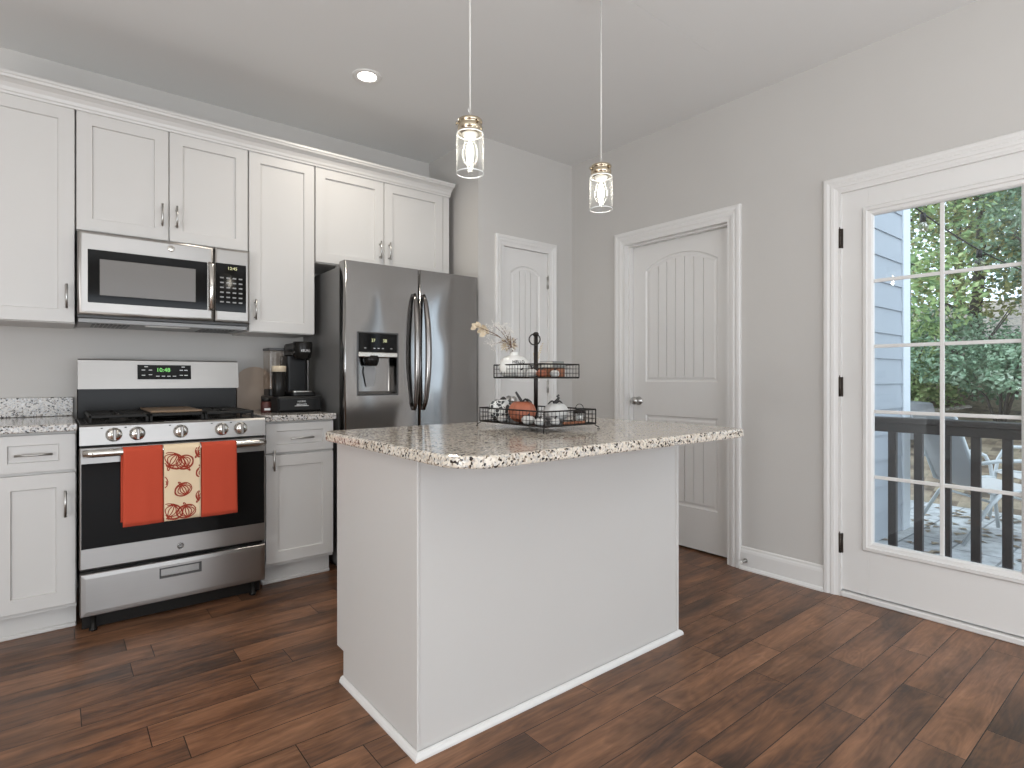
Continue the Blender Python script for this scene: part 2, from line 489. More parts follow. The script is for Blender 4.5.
# ------------------------------------------------------------------ mesh builder
class B:
    def __init__(self, T=None):
        self.v = []
        self.f = []
        self.mi = []
        self.sm = []
        self.T = T

    def _add(self, vs, fs, m=0, smooth=False):
        k = len(self.v)
        self.v += [tuple(self.T(p)) if self.T else tuple(p) for p in vs]
        for f in fs:
            self.f.append(tuple(i + k for i in f))
            self.mi.append(m)
            self.sm.append(smooth)

    def box(self, x0, x1, y0, y1, z0, z1, b=0.0, m=0):
        cx, cy, cz = (x0 + x1) / 2, (y0 + y1) / 2, (z0 + z1) / 2
        h = (abs(x1 - x0) / 2, abs(y1 - y0) / 2, abs(z1 - z0) / 2)
        b = min(b, min(h) * 0.9)
        if b <= 0:
            vs = [(cx + sx * h[0], cy + sy * h[1], cz + sz * h[2]) for sx in (-1, 1) for sy in (-1, 1) for sz in (-1, 1)]
            self._add(vs, [(0, 1, 3, 2), (4, 6, 7, 5), (0, 4, 5, 1), (2, 3, 7, 6), (0, 2, 6, 4), (1, 5, 7, 3)], m)
            return
        vs, idx = [], {}
        for sx in (-1, 1):
            for sy in (-1, 1):
                for sz in (-1, 1):
                    for a in range(3):
                        p = [h[0] - b, h[1] - b, h[2] - b]
                        p[a] = h[a]
                        idx[(sx, sy, sz, a)] = len(vs)
                        vs.append((cx + sx * p[0], cy + sy * p[1], cz + sz * p[2]))
        fs = []
        S = (-1, 1)
        for a in range(3):
            u, w = [(1, 2), (2, 0), (0, 1)][a]
            for s in S:
                q = []
                for (su, sw) in ((-1, -1), (1, -1), (1, 1), (-1, 1)):
                    k = [0, 0, 0]
                    k[a] = s
                    k[u] = su
                    k[w] = sw
                    q.append(idx[(*k, a)])
                fs.append(q if s > 0 else q[::-1])
            for su in S:
                for sw in S:
                    k0 = [0, 0, 0]
                    k0[u] = su
                    k0[w] = sw
                    k1 = list(k0)
                    k0[a] = -1
                    k1[a] = 1
                    fs.append((idx[(*k0, u)], idx[(*k1, u)], idx[(*k1, w)], idx[(*k0, w)]))
        for sx in S:
            for sy in S:
                for sz in S:
                    fs.append(tuple(idx[(sx, sy, sz, a)] for a in range(3)))
        self._add(vs, fs, m)

    def loops(self, loops, m=0, smooth=False, cap0=False, cap1=False, closed=True):
        n = len(loops[0])
        vs = [p for l in loops for p in l]
        fs = []
        for j in range(len(loops) - 1):
            for i in range(n if closed else n - 1):
                a, b2 = j * n + i, j * n + (i + 1) % n
                fs.append((a, b2, b2 + n, a + n))
        self._add(vs, fs, m, smooth)
        if cap0:
            self._add(loops[0], [tuple(range(n))], m)
        if cap1:
            self._add(loops[-1], [tuple(range(n))], m)

    def prism(self, poly, fn0, fn1, m=0):
        self.loops([[fn0(p) for p in poly], [fn1(p) for p in poly]], m, False, True, True)

    def cyl(self, p0, p1, r0, r1=None, n=16, m=0, smooth=True, cap=True):
        r1 = r0 if r1 is None else r1
        p0, p1 = Vector(p0), Vector(p1)
        d = (p1 - p0).normalized()
        u = d.orthogonal().normalized()
        w = d.cross(u)
        ring = lambda c, r: [tuple(c + (u * math.cos(2 * PI * i / n) + w * math.sin(2 * PI * i / n)) * r) for i in range(n)]
        self.loops([ring(p0, r0), ring(p1, r1)], m, smooth, cap, cap)

    def tube(self, pts, r, n=8, m=0, closed=False, cap=True):
        pts = [Vector(p) for p in pts]
        k = len(pts)
        rings = []
        u = None
        for i in range(k):
            if closed:
                d = (pts[(i + 1) % k] - pts[i - 1])
            else:
                d = pts[min(i + 1, k - 1)] - pts[max(i - 1, 0)]
            d.normalize()
            if u is None:
                u = d.orthogonal().normalized()
            else:
                u = (u - d * u.dot(d))
                u = u.normalized() if u.length > 1e-6 else d.orthogonal().normalized()
            w = d.cross(u)
            rr = r[i] if isinstance(r, (list, tuple)) else r
            rings.append([tuple(pts[i] + (u * math.cos(2 * PI * j / n) + w * math.sin(2 * PI * j / n)) * rr) for j in range(n)])
        if closed:
            rings.append(rings[0])
        self.loops(rings, m, True, cap and not closed, cap and not closed)

    def lathe(self, prof, c=(0, 0, 0), n=24, m=0, smooth=True, rib=None, cap=True, axis='z'):
        """prof: list of (radius, height); rib(angle) scales the radius"""
        loops = []
        for r, z in prof:
            l = []
            for i in range(n):
                a = 2 * PI * i / n
                k = r * (rib(a) if rib else 1)
                if axis == 'z':
                    l.append((c[0] + k * math.cos(a), c[1] + k * math.sin(a), c[2] + z))
                elif axis == 'y':
                    l.append((c[0] + k * math.cos(a), c[1] + z, c[2] + k * math.sin(a)))
                else:
                    l.append((c[0] + z, c[1] + k * math.cos(a), c[2] + k * math.sin(a)))
            loops.append(l)
        self.loops(loops, m, smooth, cap and prof[0][0] > 1e-5, cap and prof[-1][0] > 1e-5)

    def text(self, s, fn, size, m=0, bold=0.0):
        cu = bpy.data.curves.new('lettering', 'FONT')
        cu.body = s
        cu.size = size
        cu.offset = bold
        cu.align_x = 'CENTER'
        cu.align_y = 'CENTER'
        o = bpy.data.objects.new('lettering', cu)
        C.objects.link(o)
        me = o.to_mesh()
        # text plane: x right, y up
        vs = [fn(v.co.x, v.co.y) for v in me.vertices]
        self._add(vs, [tuple(p.vertices) for p in me.polygons], m)
        o.to_mesh_clear()
        bpy.data.objects.remove(o)
        bpy.data.curves.remove(cu)

    def build(self, name, mats, parent=None, recalc=True, loc=None):
        if not isinstance(mats, (list, tuple)):
            mats = [mats]
        root = Vector((0, 0, 0))
        if parent is not None:
            p = parent
            while p.parent is not None:
                p = p.parent
            root = Vector(p['_base'])
        else:
            xs = [v[0] for v in self.v]
            ys = [v[1] for v in self.v]
            zs = [v[2] for v in self.v]
            root = Vector(loc) if loc else Vector(((min(xs) + max(xs)) / 2, (min(ys) + max(ys)) / 2, min(zs)))
        me = bpy.data.meshes.new(name)
        me.from_pydata([tuple(Vector(v) - root) for v in self.v], [], self.f)
        for m in mats:
            me.materials.append(M[m])
        me.polygons.foreach_set('material_index', self.mi)
        me.polygons.foreach_set('use_smooth', self.sm)
        if recalc:
            bm = bmesh.new()
            bm.from_mesh(me)
            bmesh.ops.remove_doubles(bm, verts=bm.verts, dist=1e-6)
            bmesh.ops.recalc_face_normals(bm, faces=bm.faces)
            bm.to_mesh(me)
            bm.free()
        me.update()
        o = bpy.data.objects.new(name, me)
        C.objects.link(o)
        if parent is not None:
            o.parent = parent
        else:
            o.location = root
            o['_base'] = tuple(root)
        return o


def thing(name, label, cat, loc, group=None):
    o = bpy.data.objects.new(name, None)
    o.empty_display_size = 0.05
    C.objects.link(o)
    o.location = loc
    o['_base'] = tuple(loc)
    o['label'] = label
    o['category'] = cat
    if group:
        o['group'] = group
    return o


def tag(o, label, cat, group=None, kind=None):
    o['label'] = label
    o['category'] = cat
    if group:
        o['group'] = group
    if kind:
        o['kind'] = kind
    return o


def struct(o, label=None, cat=None):
    o['kind'] = 'structure'
    if label:
        o['label'] = label
        o['category'] = cat
    return o


def copy_tree(o, parent=None):
    c = o.copy()
    C.objects.link(c)
    if parent is not None:
        c.parent = parent
    for ch in [x for x in o.children]:
        copy_tree(ch, c)
    return c


# ------------------------------------------------------------------ the room shell
XR, YB, YP, XRET, ZC = 3.14, 3.80, 3.147, 2.245, 2.765

b = B()
b.box(-3.3, 3.29, -3.5, 3.9, -0.08, 0)
struct(b.build('floor', 'floor'), 'dark brown hand-scraped hardwood plank floor', 'floor')

b = B()
b.box(-3.3, 3.3, 1.6055, 3.95, ZC, ZC + 0.1)
b.box(-3.3, 3.3, -3.6, 1.602, ZC, ZC + 0.1)
b.box(-3.3, 2.62, 1.602, 1.6055, ZC + 0.002, ZC + 0.1)
b.box(2.62, 3.3, 1.602, 1.6055, ZC, ZC + 0.1)
struct(b.build('ceiling', 'ceiling'), 'smooth pale grey ceiling with a faint groove line', 'ceiling')

b = B()
b.box(-3.2, XRET + 0.1, YB, YB + 0.1, 0, ZC)
struct(b.build('wall_back', 'wall'), 'greige wall behind the upper cabinets', 'wall')
b = B()
b.box(XRET, XRET + 0.1, YP + 0.1, YB, 0, ZC)
struct(b.build('wall_return', 'wall'), 'short greige return wall beside the fridge', 'wall')

PDX0, PDX1, PDZ = 2.445, 2.905, 2.062          # pantry door opening
b = B()
b.box(XRET, PDX0, YP, YP + 0.1, 0, ZC)
b.box(PDX1, XR + 0.1, YP, YP + 0.1, 0, ZC)
b.box(PDX0, PDX1, YP, YP + 0.1, PDZ, ZC)
struct(b.build('wall_pantry', 'wall'), 'greige wall holding the narrow pantry door', 'wall')

HDY0, HDY1, HDZ = 1.818, 2.632, 2.066           # hall door opening
PTY0, PTY1, PTZ = 0.290, 1.216, 2.075           # patio door opening
b = B()
b.box(XR, XR + 0.14, HDY1, YP, 0, ZC)
b.box(XR, XR + 0.14, HDY0, HDY1, HDZ, ZC)
b.box(XR, XR + 0.14, PTY1, HDY0, 0, ZC)
b.box(XR, XR + 0.14, PTY0, PTY1, PTZ, ZC)
b.box(XR, XR + 0.14, -0.36, PTY0, 0, ZC)
b.box(XR, XR + 0.14, -3.5, -0.78, 0, ZC)
b.box(XR, XR + 0.14, -0.78, -0.36, 0, 0.85)
b.box(XR, XR + 0.14, -0.78, -0.36, 2.10, ZC)
struct(b.build('wall_right', 'wall'), 'greige wall with the white door and glazed patio door', 'wall')

# living area walls behind the camera, with openings sized to the daylight fill lights
b = B()
b.box(-3.3, -1.85, -3.5, -3.4, 0, ZC)
b.box(2.85, 3.3, -3.5, -3.4, 0, ZC)
b.box(-1.85, 2.85, -3.5, -3.4, 0, 0.12)
b.box(-1.85, 2.85, -3.5, -3.4, 2.32, ZC)
struct(b.build('wall_rear', 'wall'))
b = B()
b.box(-3.3, -3.2, -3.5, -1.95, 0, ZC)
b.box(-3.3, -3.2, 0.75, 3.9, 0, ZC)
b.box(-3.3, -3.2, -1.95, 0.75, 0, 0.12)
b.box(-3.3, -3.2, -1.95, 0.75, 2.32, ZC)
struct(b.build('wall_left', 'wall'))

# wall plane helpers: local (s right, d into the wall, z)
T_right = lambda p: (XR + p[1], -p[0], p[2])       # s = -Y
T_pantry = lambda p: (p[0], YP + p[1], p[2])


def casing(T, s0, s1, ztop, w, name, label, jamb=0.08, sides=(True, True), wl=None):
    """profiled door casing round an opening s0..s1, plus jambs"""
    b = B(T)
    wl = wl or w
    prof = [(0.0, 0.0), (0.0, -0.010), (0.012, -0.013), (0.016, -0.016), (w * 0.45, -0.018), (w * 0.5, -0.014), (w * 0.7, -0.02), (w - 0.006, -0.02), (w, -0.016), (w, 0.0)]
    loops = []
    for (cx, cz, ox, oz) in ((s0, 0.0, -1, 0), (s0, ztop, -1, 1), (s1, ztop, 1, 1), (s1, 0.0, 1, 0)):
        loops.append([(cx + ox * o, d, cz + oz * o) for o, d in prof])
    b.loops(loops, 0, False, True, True, closed=True)
    # jambs
    b.box(s0, s0 + 0.014, -0.008, jamb + 0.05, 0, ztop)
    b.box(s1 - 0.014, s1, -0.008, jamb + 0.05, 0, ztop)
    b.box(s0 + 0.014, s1 - 0.014, -0.008, jamb + 0.05, ztop - 0.014, ztop)
    o = b.build(name, 'trim')
    return struct(o, label, 'door casing')


def arch_loop(s0, s1, z0, zs, rise, inset, d, n=12):
    """closed loop: bottom-left, bottom-right, up, arch back to the left"""
    a0, a1, zb = s0 + inset, s1 - inset, z0 + inset
    pts = [(a0, d, zb), (a1, d, zb)]
    w = (s1 - s0) / 2
    Rr = (w * w + rise * rise) / (2 * rise) if rise > 1e-4 else None
    c = (s0 + s1) / 2
    for i in range(n + 1):
        s = a1 + (a0 - a1) * i / n
        if Rr:
            z = zs + rise - Rr + math.sqrt(max(0, (Rr - inset) ** 2 - (s - c) ** 2))
        else:
            z = zs - inset
        pts.append((s, d, z))
    return pts


def panel_door(T, name, label, s0, s1, z0, z1, d0, panels, ngroove):
    """moulded two panel door with beadboard panels; panels = (a0, a1, z0, zs, rise)"""
    th = 0.035
    b = B(T)
    dep = 0.010
    b.box(s0, s1, d0 + dep, d0 + th, z0, z1)                   # core
    pa = panels[0]
    pb = panels[1]
    f = lambda d: (lambda p: (p[0], d, p[1]))

    def slab(poly):
        b.prism(poly, f(d0), f(d0 + dep))
    slab([(s0, z0), (pa[0], z0), (pa[0], z1), (s0, z1)])
    slab([(pa[1], z0), (s1, z0), (s1, z1), (pa[1], z1)])
    slab([(pa[0], z0), (pa[1], z0), (pa[1], pb[2]), (pa[0], pb[2])])
    slab([(pa[0], pb[3]), (pa[1], pb[3]), (pa[1], pa[2]), (pa[0], pa[2])])
    arch = [(p[0], p[2]) for p in arch_loop(pa[0], pa[1], pa[2], pa[3], pa[4], 0, 0)[2:]]
    slab(arch + [(pa[0], z1), (pa[1], z1)])
    for (a0, a1, q0, qs, rise) in panels:
        L = [arch_loop(a0, a1, q0, qs, rise, i, d0 + e) for i, e in ((0, 0.0), (0.006, 0.007), (0.016, 0.0085), (0.030, 0.004), (0.034, 0.004))]
        b.loops(L, 0, False)
        # beadboard field
        fs0, fs1, fz0 = a0 + 0.034, a1 - 0.034, q0 + 0.034
        w = (a1 - a0) / 2
        c = (a0 + a1) / 2
        Rr = (w * w + rise * rise) / (2 * rise) if rise > 1e-4 else None
        zt = (lambda s: qs + rise - Rr + math.sqrt((Rr - 0.034) ** 2 - (s - c) ** 2)) if Rr else (lambda s: qs - 0.034)
        g = 0.0022
        pw = (fs1 - fs0) / ngroove
        for k in range(ngroove):
            u0, u1 = fs0 + k * pw, fs0 + (k + 1) * pw
            us = [u0 + (0 if k == 0 else g), (u0 + u1) / 2, u1 - (0 if k == ngroove - 1 else g)]
            poly = [(us[0], fz0), (us[2], fz0), (us[2], zt(us[2])), (us[1], zt(us[1])), (us[0], zt(us[0]))]
            b.prism(poly, f(d0 + 0.004), f(d0 + dep))
    o = b.build(name, 'trim')
    struct(o, label, 'door')
    return o


def hinge(T, s, d, z, parent, hh=0.09, mat='hinge'):
    b = B(T)
    b.box(s - 0.010, s + 0.012, d - 0.004, d + 0.004, z - hh / 2, z + hh / 2, 0.001)
    b.cyl((s, d - 0.008, z - hh / 2), (s, d - 0.008, z + hh / 2), 0.007, n=10)
    b.lathe([(0.0, 0.012), (0.005, 0.008), (0.005, 0)], (s, d - 0.008, z + hh / 2), 8)
    b.build('hinge', mat, parent)


def door_knob(T, s, d, z, parent, mat):
    b = B(T)
    b.lathe([(0.030, 0.0), (0.030, -0.006), (0.012, -0.012), (0.010, -0.035), (0.022, -0.042), (0.028, -0.055), (0.025, -0.066), (0.012, -0.072), (0.0, -0.073)],
            (s, d, z), 20, axis='y')
    b.build('knob', mat, parent)


# pantry door (narrow, in the wall beside the fridge)
casing(T_pantry, PDX0, PDX1, PDZ, 0.06, 'trim_1', 'white casing round the narrow pantry door')
d1 = panel_door(T_pantry, 'door_1', 'narrow white arched two-panel pantry door', PDX0 + 0.016, PDX1 - 0.016, 0.008, PDZ - 0.016, 0.012,
                [(2.535, 2.815, 1.09, 1.875, 0.055), (2.535, 2.815, 0.27, 0.86, 0)], 4)
for z in (1.83, 1.05, 0.25):
    hinge(T_pantry, PDX1 - 0.014, 0.010, z, d1, 0.09, 'nickel')
door_knob(T_pantry, PDX0 + 0.07, 0.012, 0.96, d1, 'nickel')

# hall door (right wall); s = -Y
casing(T_right, -HDY1, -HDY0, HDZ, 0.072, 'trim_2', 'white casing round the closed hall door', jamb=0.09)
d2 = panel_door(T_right, 'door_2', 'wide white arched two-panel door behind the island', -HDY1 + 0.016, -HDY0 - 0.016, 0.012, HDZ - 0.016, 0.077,
                [(-2.50, -1.945, 1.09, 1.865, 0.085), (-2.50, -1.945, 0.275, 0.86, 0)], 7)
door_knob(T_right, -2.555, 0.077, 0.955, d2, 'nickel')
b = B(T_right)                                        # stop moulding in the frame
for s in (-HDY1 + 0.014, -HDY0 - 0.026):
    b.box(s, s + 0.012, 0.035, 0.075, 0, HDZ - 0.014)
b.box(-HDY1 + 0.026, -HDY0 - 0.026, 0.035, 0.075, HDZ - 0.026, HDZ - 0.014)
struct(b.build('trim_3', 'trim'))

b = B()
b.box(XR + 0.142, XR + 0.18, HDY0 - 0.2, HDY1 + 0.2, 0, HDZ + 0.2)  # unseen panel added behind the hall door to block sky light
struct(b.build('hall_light_block', 'wall'))
b = B()
b.box(PDX0 - 0.1, PDX1 + 0.1, YP + 0.12, YP + 0.16, 0, PDZ + 0.2)  # same kind of added light blocker, behind the pantry door
struct(b.build('closet_light_block', 'wall'))
# patio door
casing(T_right, -PTY1, -PTY0, PTZ, 0.068, 'trim_4', 'white casing round the glazed patio door', jamb=0.09)
GS0, GS1, GZ0, GZ1 = -1.060, -0.508, 0.300, 1.920
DS0, DS1, DZ0, DZ1 = -1.2035, -0.3025, 0.034, 2.062
b = B(T_right)
dd0, dd1 = 0.006, 0.050
b.box(DS0, GS0 - 0.02, dd0, dd1, DZ0, DZ1, 0.001)
b.box(GS1 + 0.02, DS1, dd0, dd1, DZ0, DZ1, 0.001)
b.box(GS0 - 0.02, GS1 + 0.02, dd0, dd1, DZ0, GZ0 - 0.02)
b.box(GS0 - 0.02, GS1 + 0.02, dd0, dd1, GZ1 + 0.02, DZ1)
d3 = struct(b.build('door_3', 'trim'), 'white glazed patio door with a ten-light grille', 'door')
rect = lambda i, d: [(GS0 - i, d, GZ0 - i), (GS1 + i, d, GZ0 - i), (GS1 + i, d, GZ1 + i), (GS0 - i, d, GZ1 + i)]
b = B(T_right)
b.loops([rect(0.046, dd0), rect(0.046, dd0 - 0.006), rect(0.040, dd0 - 0.012), rect(0.026, dd0 - 0.013), rect(0.022, dd0 - 0.007),
         rect(0.008, dd0 - 0.004), rect(0.0, dd0 + 0.004), rect(0.0, dd0 + 0.022)])
b.build('glazing_frame', 'trim', d3)
b = B(T_right)
b.box(GS0 - 0.015, GS1 + 0.015, 0.030, 0.034, GZ0 - 0.015, GZ1 + 0.015)
b.build('glass_pane', 'glass', d3)
b = B(T_right)
mw = 0.0085
gm = (GS0 + GS1) / 2
b.box(gm - mw, gm + mw, 0.020, 0.0295, GZ0, GZ1, 0.002)
for k in range(1, 5):
    z = GZ0 + (GZ1 - GZ0) * k / 5
    b.box(GS0, gm - mw, 0.020, 0.0295, z - mw, z + mw, 0.002)
    b.box(gm + mw, GS1, 0.020, 0.0295, z - mw, z + mw, 0.002)
b.build('grille', 'trim', d3)
for z in (1.83, 1.07, 0.27):
    hinge(T_right, DS0 - 0.004, 0.004, z, d3, 0.10)
b = B(T_right)
b.box(DS1 - 0.085, DS1 - 0.045, 0.0, 0.006, 0.93, 1.12, 0.003)
b.cyl((DS1 - 0.065, 0.0, 1.0), (DS1 - 0.065, -0.05, 1.0), 0.010)
b.tube([(DS1 - 0.065, -0.05, 1.0), (DS1 - 0.10, -0.055, 1.0), (DS1 - 0.17, -0.05, 1.0)], 0.009)
b.build('lever_handle', 'hinge', d3)
# sill under the patio door
b = B(T_right)
b.box(-PTY1 + 0.014, -PTY0 - 0.014, -0.012, 0.16, 0.0, 0.026, 0.004)
struct(b.build('trim_5', 'trim'), 'white sill under the patio door', 'door sill')


def baseboard(T, s0, s1, name):
    b = B(T)
    prof = [(0, 0), (-0.026, 0), (-0.026, 0.008), (-0.020, 0.018), (-0.015, 0.022), (-0.015, 0.098), (-0.012, 0.110), (-0.008, 0.118), (-0.008, 0.126), (-0.004, 0.132), (0, 0.132)]
    b.loops([[(s, d, z) for d, z in prof] for s in (s0, s1)], 0, False, True, True)
    return struct(b.build(name, 'trim'), None)


struct(baseboard(T_right, -HDY0 + 0.072, -PTY1 - 0.068, 'baseboard_right'), 'white baseboard between the two doors of the right wall', 'baseboard')
baseboard(T_right, -YP, -HDY1 - 0.072, 'baseboard_corner')
baseboard(T_pantry, PDX1 + 0.06, XR, 'baseboard_pantry')
b = B(T_right)
wr = lambda i, d: [(0.36 - i, d, 0.85 - i), (0.78 + i, d, 0.85 - i), (0.78 + i, d, 2.10 + i), (0.36 - i, d, 2.10 + i)]
b.loops([wr(0.06, 0.0), wr(0.06, -0.018), wr(0.0, -0.014), wr(-0.012, -0.012), wr(-0.012, 0.05), wr(-0.035, 0.05), wr(-0.035, 0.08)])
b.box(0.39, 0.75, 0.055, 0.08, 1.46, 1.49)
w1 = struct(b.build('window_1', 'trim'))
b = B(T_right)
b.box(0.385, 0.755, 0.064, 0.068, 0.875, 2.075)
b.build('glass_pane', 'glass', w1)
baseboard(T_right, -PTY0 + 0.068, 3.4, 'baseboard_rear')

# spring door stop on the baseboard
ds = B(T_right)
sx = -HDY0 + 0.072 + 0.035
ds.cyl((sx, -0.015, 0.055), (sx, -0.020, 0.055), 0.013, n=14)
hel = []
for i in range(90):
    a = i * 0.7
    hel.append((sx + 0.006 * math.cos(a), -0.020 - 0.045 * i / 89, 0.055 + 0.006 * math.sin(a)))
ds.tube(hel, 0.0016, 5)
ds.cyl((sx, -0.065, 0.055), (sx, -0.075, 0.055), 0.009, n=12, m=1)
tag(ds.build('door_stop', ['nickel', 'ceramic']), 'small spring door stop on the baseboard by the white hall door', 'door stop')

# ------------------------------------------------------------------ cabinets (cabinet fronts face -Y)
FR = 0.018


def shaker(name, x0, x1, z0, z1, yf, parent, stile=0.06, rail=None):
    """framed front with a recessed flat panel; yf = face"""
    b = B()
    th = 0.02
    loops = []
    ra = rail or stile
    q = lambda i: i if i < 0.01 else i - stile + ra
    r = lambda i, y: [(x0 + i, y, z0 + q(i)), (x1 - i, y, z0 + q(i)), (x1 - i, y, z1 - q(i)), (x0 + i, y, z1 - q(i))]
    b.loops([r(0, yf + th), r(0, yf + 0.0015), r(0.0015, yf), r(stile, yf), r(stile + 0.003, yf + 0.010), r(stile + 0.0031, yf + 0.010)], 0, False, True, True)
    return b.build(name, 'cab', parent)


def bar_pull(parent, x, z, yf, vertical=True, L=0.115, mat='nickel'):
    b = B()
    r = 0.005
    yo = yf - 0.030
    h = L / 2
    if vertical:
        b.cyl((x, yo, z - h), (x, yo, z + h), r, n=10)
        for s in (-1, 1):
            b.cyl((x, yo, z + s * h * 0.72), (x, yf, z + s * h * 0.72), 0.004, n=8)
    else:
        b.cyl((x - h, yo, z), (x + h, yo, z), r, n=10)
        for s in (-1, 1):
            b.cyl((x + s * h * 0.72, yo, z), (x + s * h * 0.72, yf, z), 0.004, n=8)
    b.build('handle', mat, parent)


YU = 3.41      # upper door faces
YL = 3.15      # lower door faces


def upper(x0, x1, z0, z1, label, doors, handle_side, filler=0.0, depth_back=YB):
    t = thing('wall_cabinet', label, 'cabinet', ((x0 + x1) / 2, 3.6, z0), 'white wall cabinets over the counter and fridge')
    b = B()
    b.box(x0, x1 + filler, YU + 0.021, depth_back, z0, z1, 0.001)
    b.build('body', 'cab', t)
    g = 0.0025
    n = doors
    w = (x1 - x0) / n
    for k in range(n):
        a0, a1 = x0 + k * w + g, x0 + (k + 1) * w - g
        d = shaker('door', a0, a1, z0 + 0.004, z1 - 0.018, YU, t)
        hs = handle_side[k]
        hx = a1 - 0.030 if hs > 0 else a0 + 0.030
        bar_pull(d, hx, z0 + (0.125 if z1 - z0 > 0.8 else 0.128), YU)
    if filler:
        b = B()
        b.box(x1 + 0.002, x1 + filler, YU + 0.004, YU + 0.0208, z0, z1 - 0.001, 0.001)
        b.build('filler_strip', 'cab', t)
    return t


ZT = 2.415
upper(-0.31, 0.076, 1.375, ZT, 'white single-door wall cabinet at the left edge, left of the microwave', 1, [1])
upper(0.079, 0.846, 1.822, ZT, 'short white two-door wall cabinet right above the microwave', 2, [1, -1])
upper(0.849, 1.222, 1.375, ZT, 'tall white single-door wall cabinet above the coffee maker', 1, [-1])
upper(1.225, 2.128, 1.815, ZT, 'short white two-door wall cabinet above the fridge', 2, [1, -1], filler=0.052)

# crown moulding with a mitred return
b = B()
prof = [(0.0, 0.0), (0.008, 0.0), (0.010, 0.010), (0.014, 0.014), (0.018, 0.028), (0.028, 0.045), (0.042, 0.056), (0.052, 0.060), (0.056, 0.070), (0.060, 0.072), (0.060, 0.084), (0.0, 0.084)]
z0 = ZT - 0.022
yf = YU + 0.0
xe = 2.128 + 0.053
b.loops([[(-0.31, yf - o, z0 + z) for o, z in prof], [(xe + o * 0.15, yf - o, z0 + z) for o, z in prof], [(xe + o * 0.15, YB, z0 + z) for o, z in prof]], 0, False, True, True)
b.box(-0.31, xe, YU + 0.02, YB, ZT + 0.0005, z0 + 0.08)
tag(b.build('crown_moulding', 'cab'), 'white crown moulding running along the top of the wall cabinets', 'moulding')


def base(x0, x1, label):
    t = thing('base_cabinet', label, 'cabinet', ((x0 + x1) / 2, 3.5, 0.0), 'white base cabinets beside the range')
    b = B()
    b.box(x0, x1, YL + 0.021, YB, 0.105, 0.882, 0.001)
    b.build('body', 'cab', t)
    b = B()
    b.box(x0 + 0.001, x1 - 0.001, YL + 0.075, YL + 0.095, 0, 0.104)
    b.box(x0, x1, YL + 0.063, YL + 0.075, 0, 0.020, 0.004)
    b.build('toe_kick', 'cab', t)
    g = 0.004
    dr = shaker('drawer', x0 + g, x1 - g, 0.714, 0.872, YL, t, 0.056, 0.042)
    bar_pull(dr, (x0 + x1) / 2, 0.79, YL, False, 0.125)
    return t


t = base(-0.214, 0.076, 'white base cabinet with one drawer, left of the range')
d = shaker('door', -0.210, 0.072, 0.125, 0.702, YL, t, 0.066, 0.06)
bar_pull(d, 0.036, 0.57, YL, True, 0.115)
t = base(0.866, 1.238, 'white base cabinet with one drawer, between range and fridge')
d = shaker('door', 0.870, 1.234, 0.125, 0.702, YL, t, 0.06)
bar_pull(d, 0.905, 0.68 - 0.002, YL, True, 0.112)


def rounded_rect(x0, x1, y0, y1, rr, n=8):
    """rr = radii for corners (x0y0, x1y0, x1y1, x0y1)"""
    pts = []
    for (cx, cy, a0, r) in ((x0 + rr[0], y0 + rr[0], PI, rr[0]), (x1 - rr[1], y0 + rr[1], 1.5 * PI, rr[1]), (x1 - rr[2], y1 - rr[2], 0, rr[2]), (x0 + rr[3], y1 - rr[3], 0.5 * PI, rr[3])):
        for i in range(n + 1):
            a = a0 + 0.5 * PI * i / n
            pts.append((cx + r * math.cos(a), cy + r * math.sin(a)))
    return pts


def slab(b, x0, x1, y0, y1, z0, z1, rr, e=0.006):
    def loop(i, z):
        return [(x, y, z) for x, y in rounded_rect(x0 + i, x1 - i, y0 + i, y1 - i, [max(r - i, 0.001) for r in rr])]
    b.loops([loop(e, z0), loop(e * 0.3, z0 + e * 0.3), loop(0, z0 + e), loop(0, z1 - e), loop(e * 0.3, z1 - e * 0.3), loop(e, z1)], 0, False, True, True)


def counter(x0, x1, label):
    t = thing('countertop', label, 'countertop', ((x0 + x1) / 2, 3.4, 0.8825))
    b = B()
    slab(b, x0, x1, YL - 0.025, YB, 0.8825, 0.916, [0.004] * 4)
    b.build('slab', 'granite2', t)
    b = B()
    b.box(x0, x1, YB - 0.022, YB, 0.9165, 1.015, 0.003)
    b.build('backsplash', 'granite2', t)


counter(-0.24, 0.077, 'grey speckled granite counter left of the range with low backsplash')
counter(0.862, 1.243, 'speckled granite counter right of the range, under the coffee maker')

# ------------------------------------------------------------------ gas range
RX0, RX1, RY0 = 0.083, 0.845, 3.07
t = thing('gas_range', 'stainless steel gas range with five knobs and towels on its oven door', 'stove', (0.464, 3.4, 0))
b = B()
b.box(RX0 + 0.004, RX1 - 0.004, RY0 + 0.045, 3.70, 0.075, 0.886, 0.002)
b.build('body', 'black', t)
for x in (RX0 + 0.05, RX1 - 0.05):
    for y in (3.115, 3.64):
        b = B()
        b.lathe([(0.016, 0.0), (0.016, 0.010), (0.010, 0.014), (0.010, 0.078)], (x, y, 0), 14)
        b.build('foot', 'black', t)
b = B()
b.box(RX0, RX1, RY0 + 0.02, 3.70, 0.8862, 0.908, 0.006)
b.box(RX0 + 0.03, RX1 - 0.03, RY0 + 0.08, 3.62, 0.908, 0.911, 0.001)
b.build('cooktop', 'black', t)
b = B()
b.box(RX0 + 0.01, RX1 - 0.01, RY0 + 0.065, RY0 + 0.085, 0.006, 0.0745, 0.001)  # black strip added for the dark shadow under the storage drawer
b.build('shadow_panel', 'black', t)
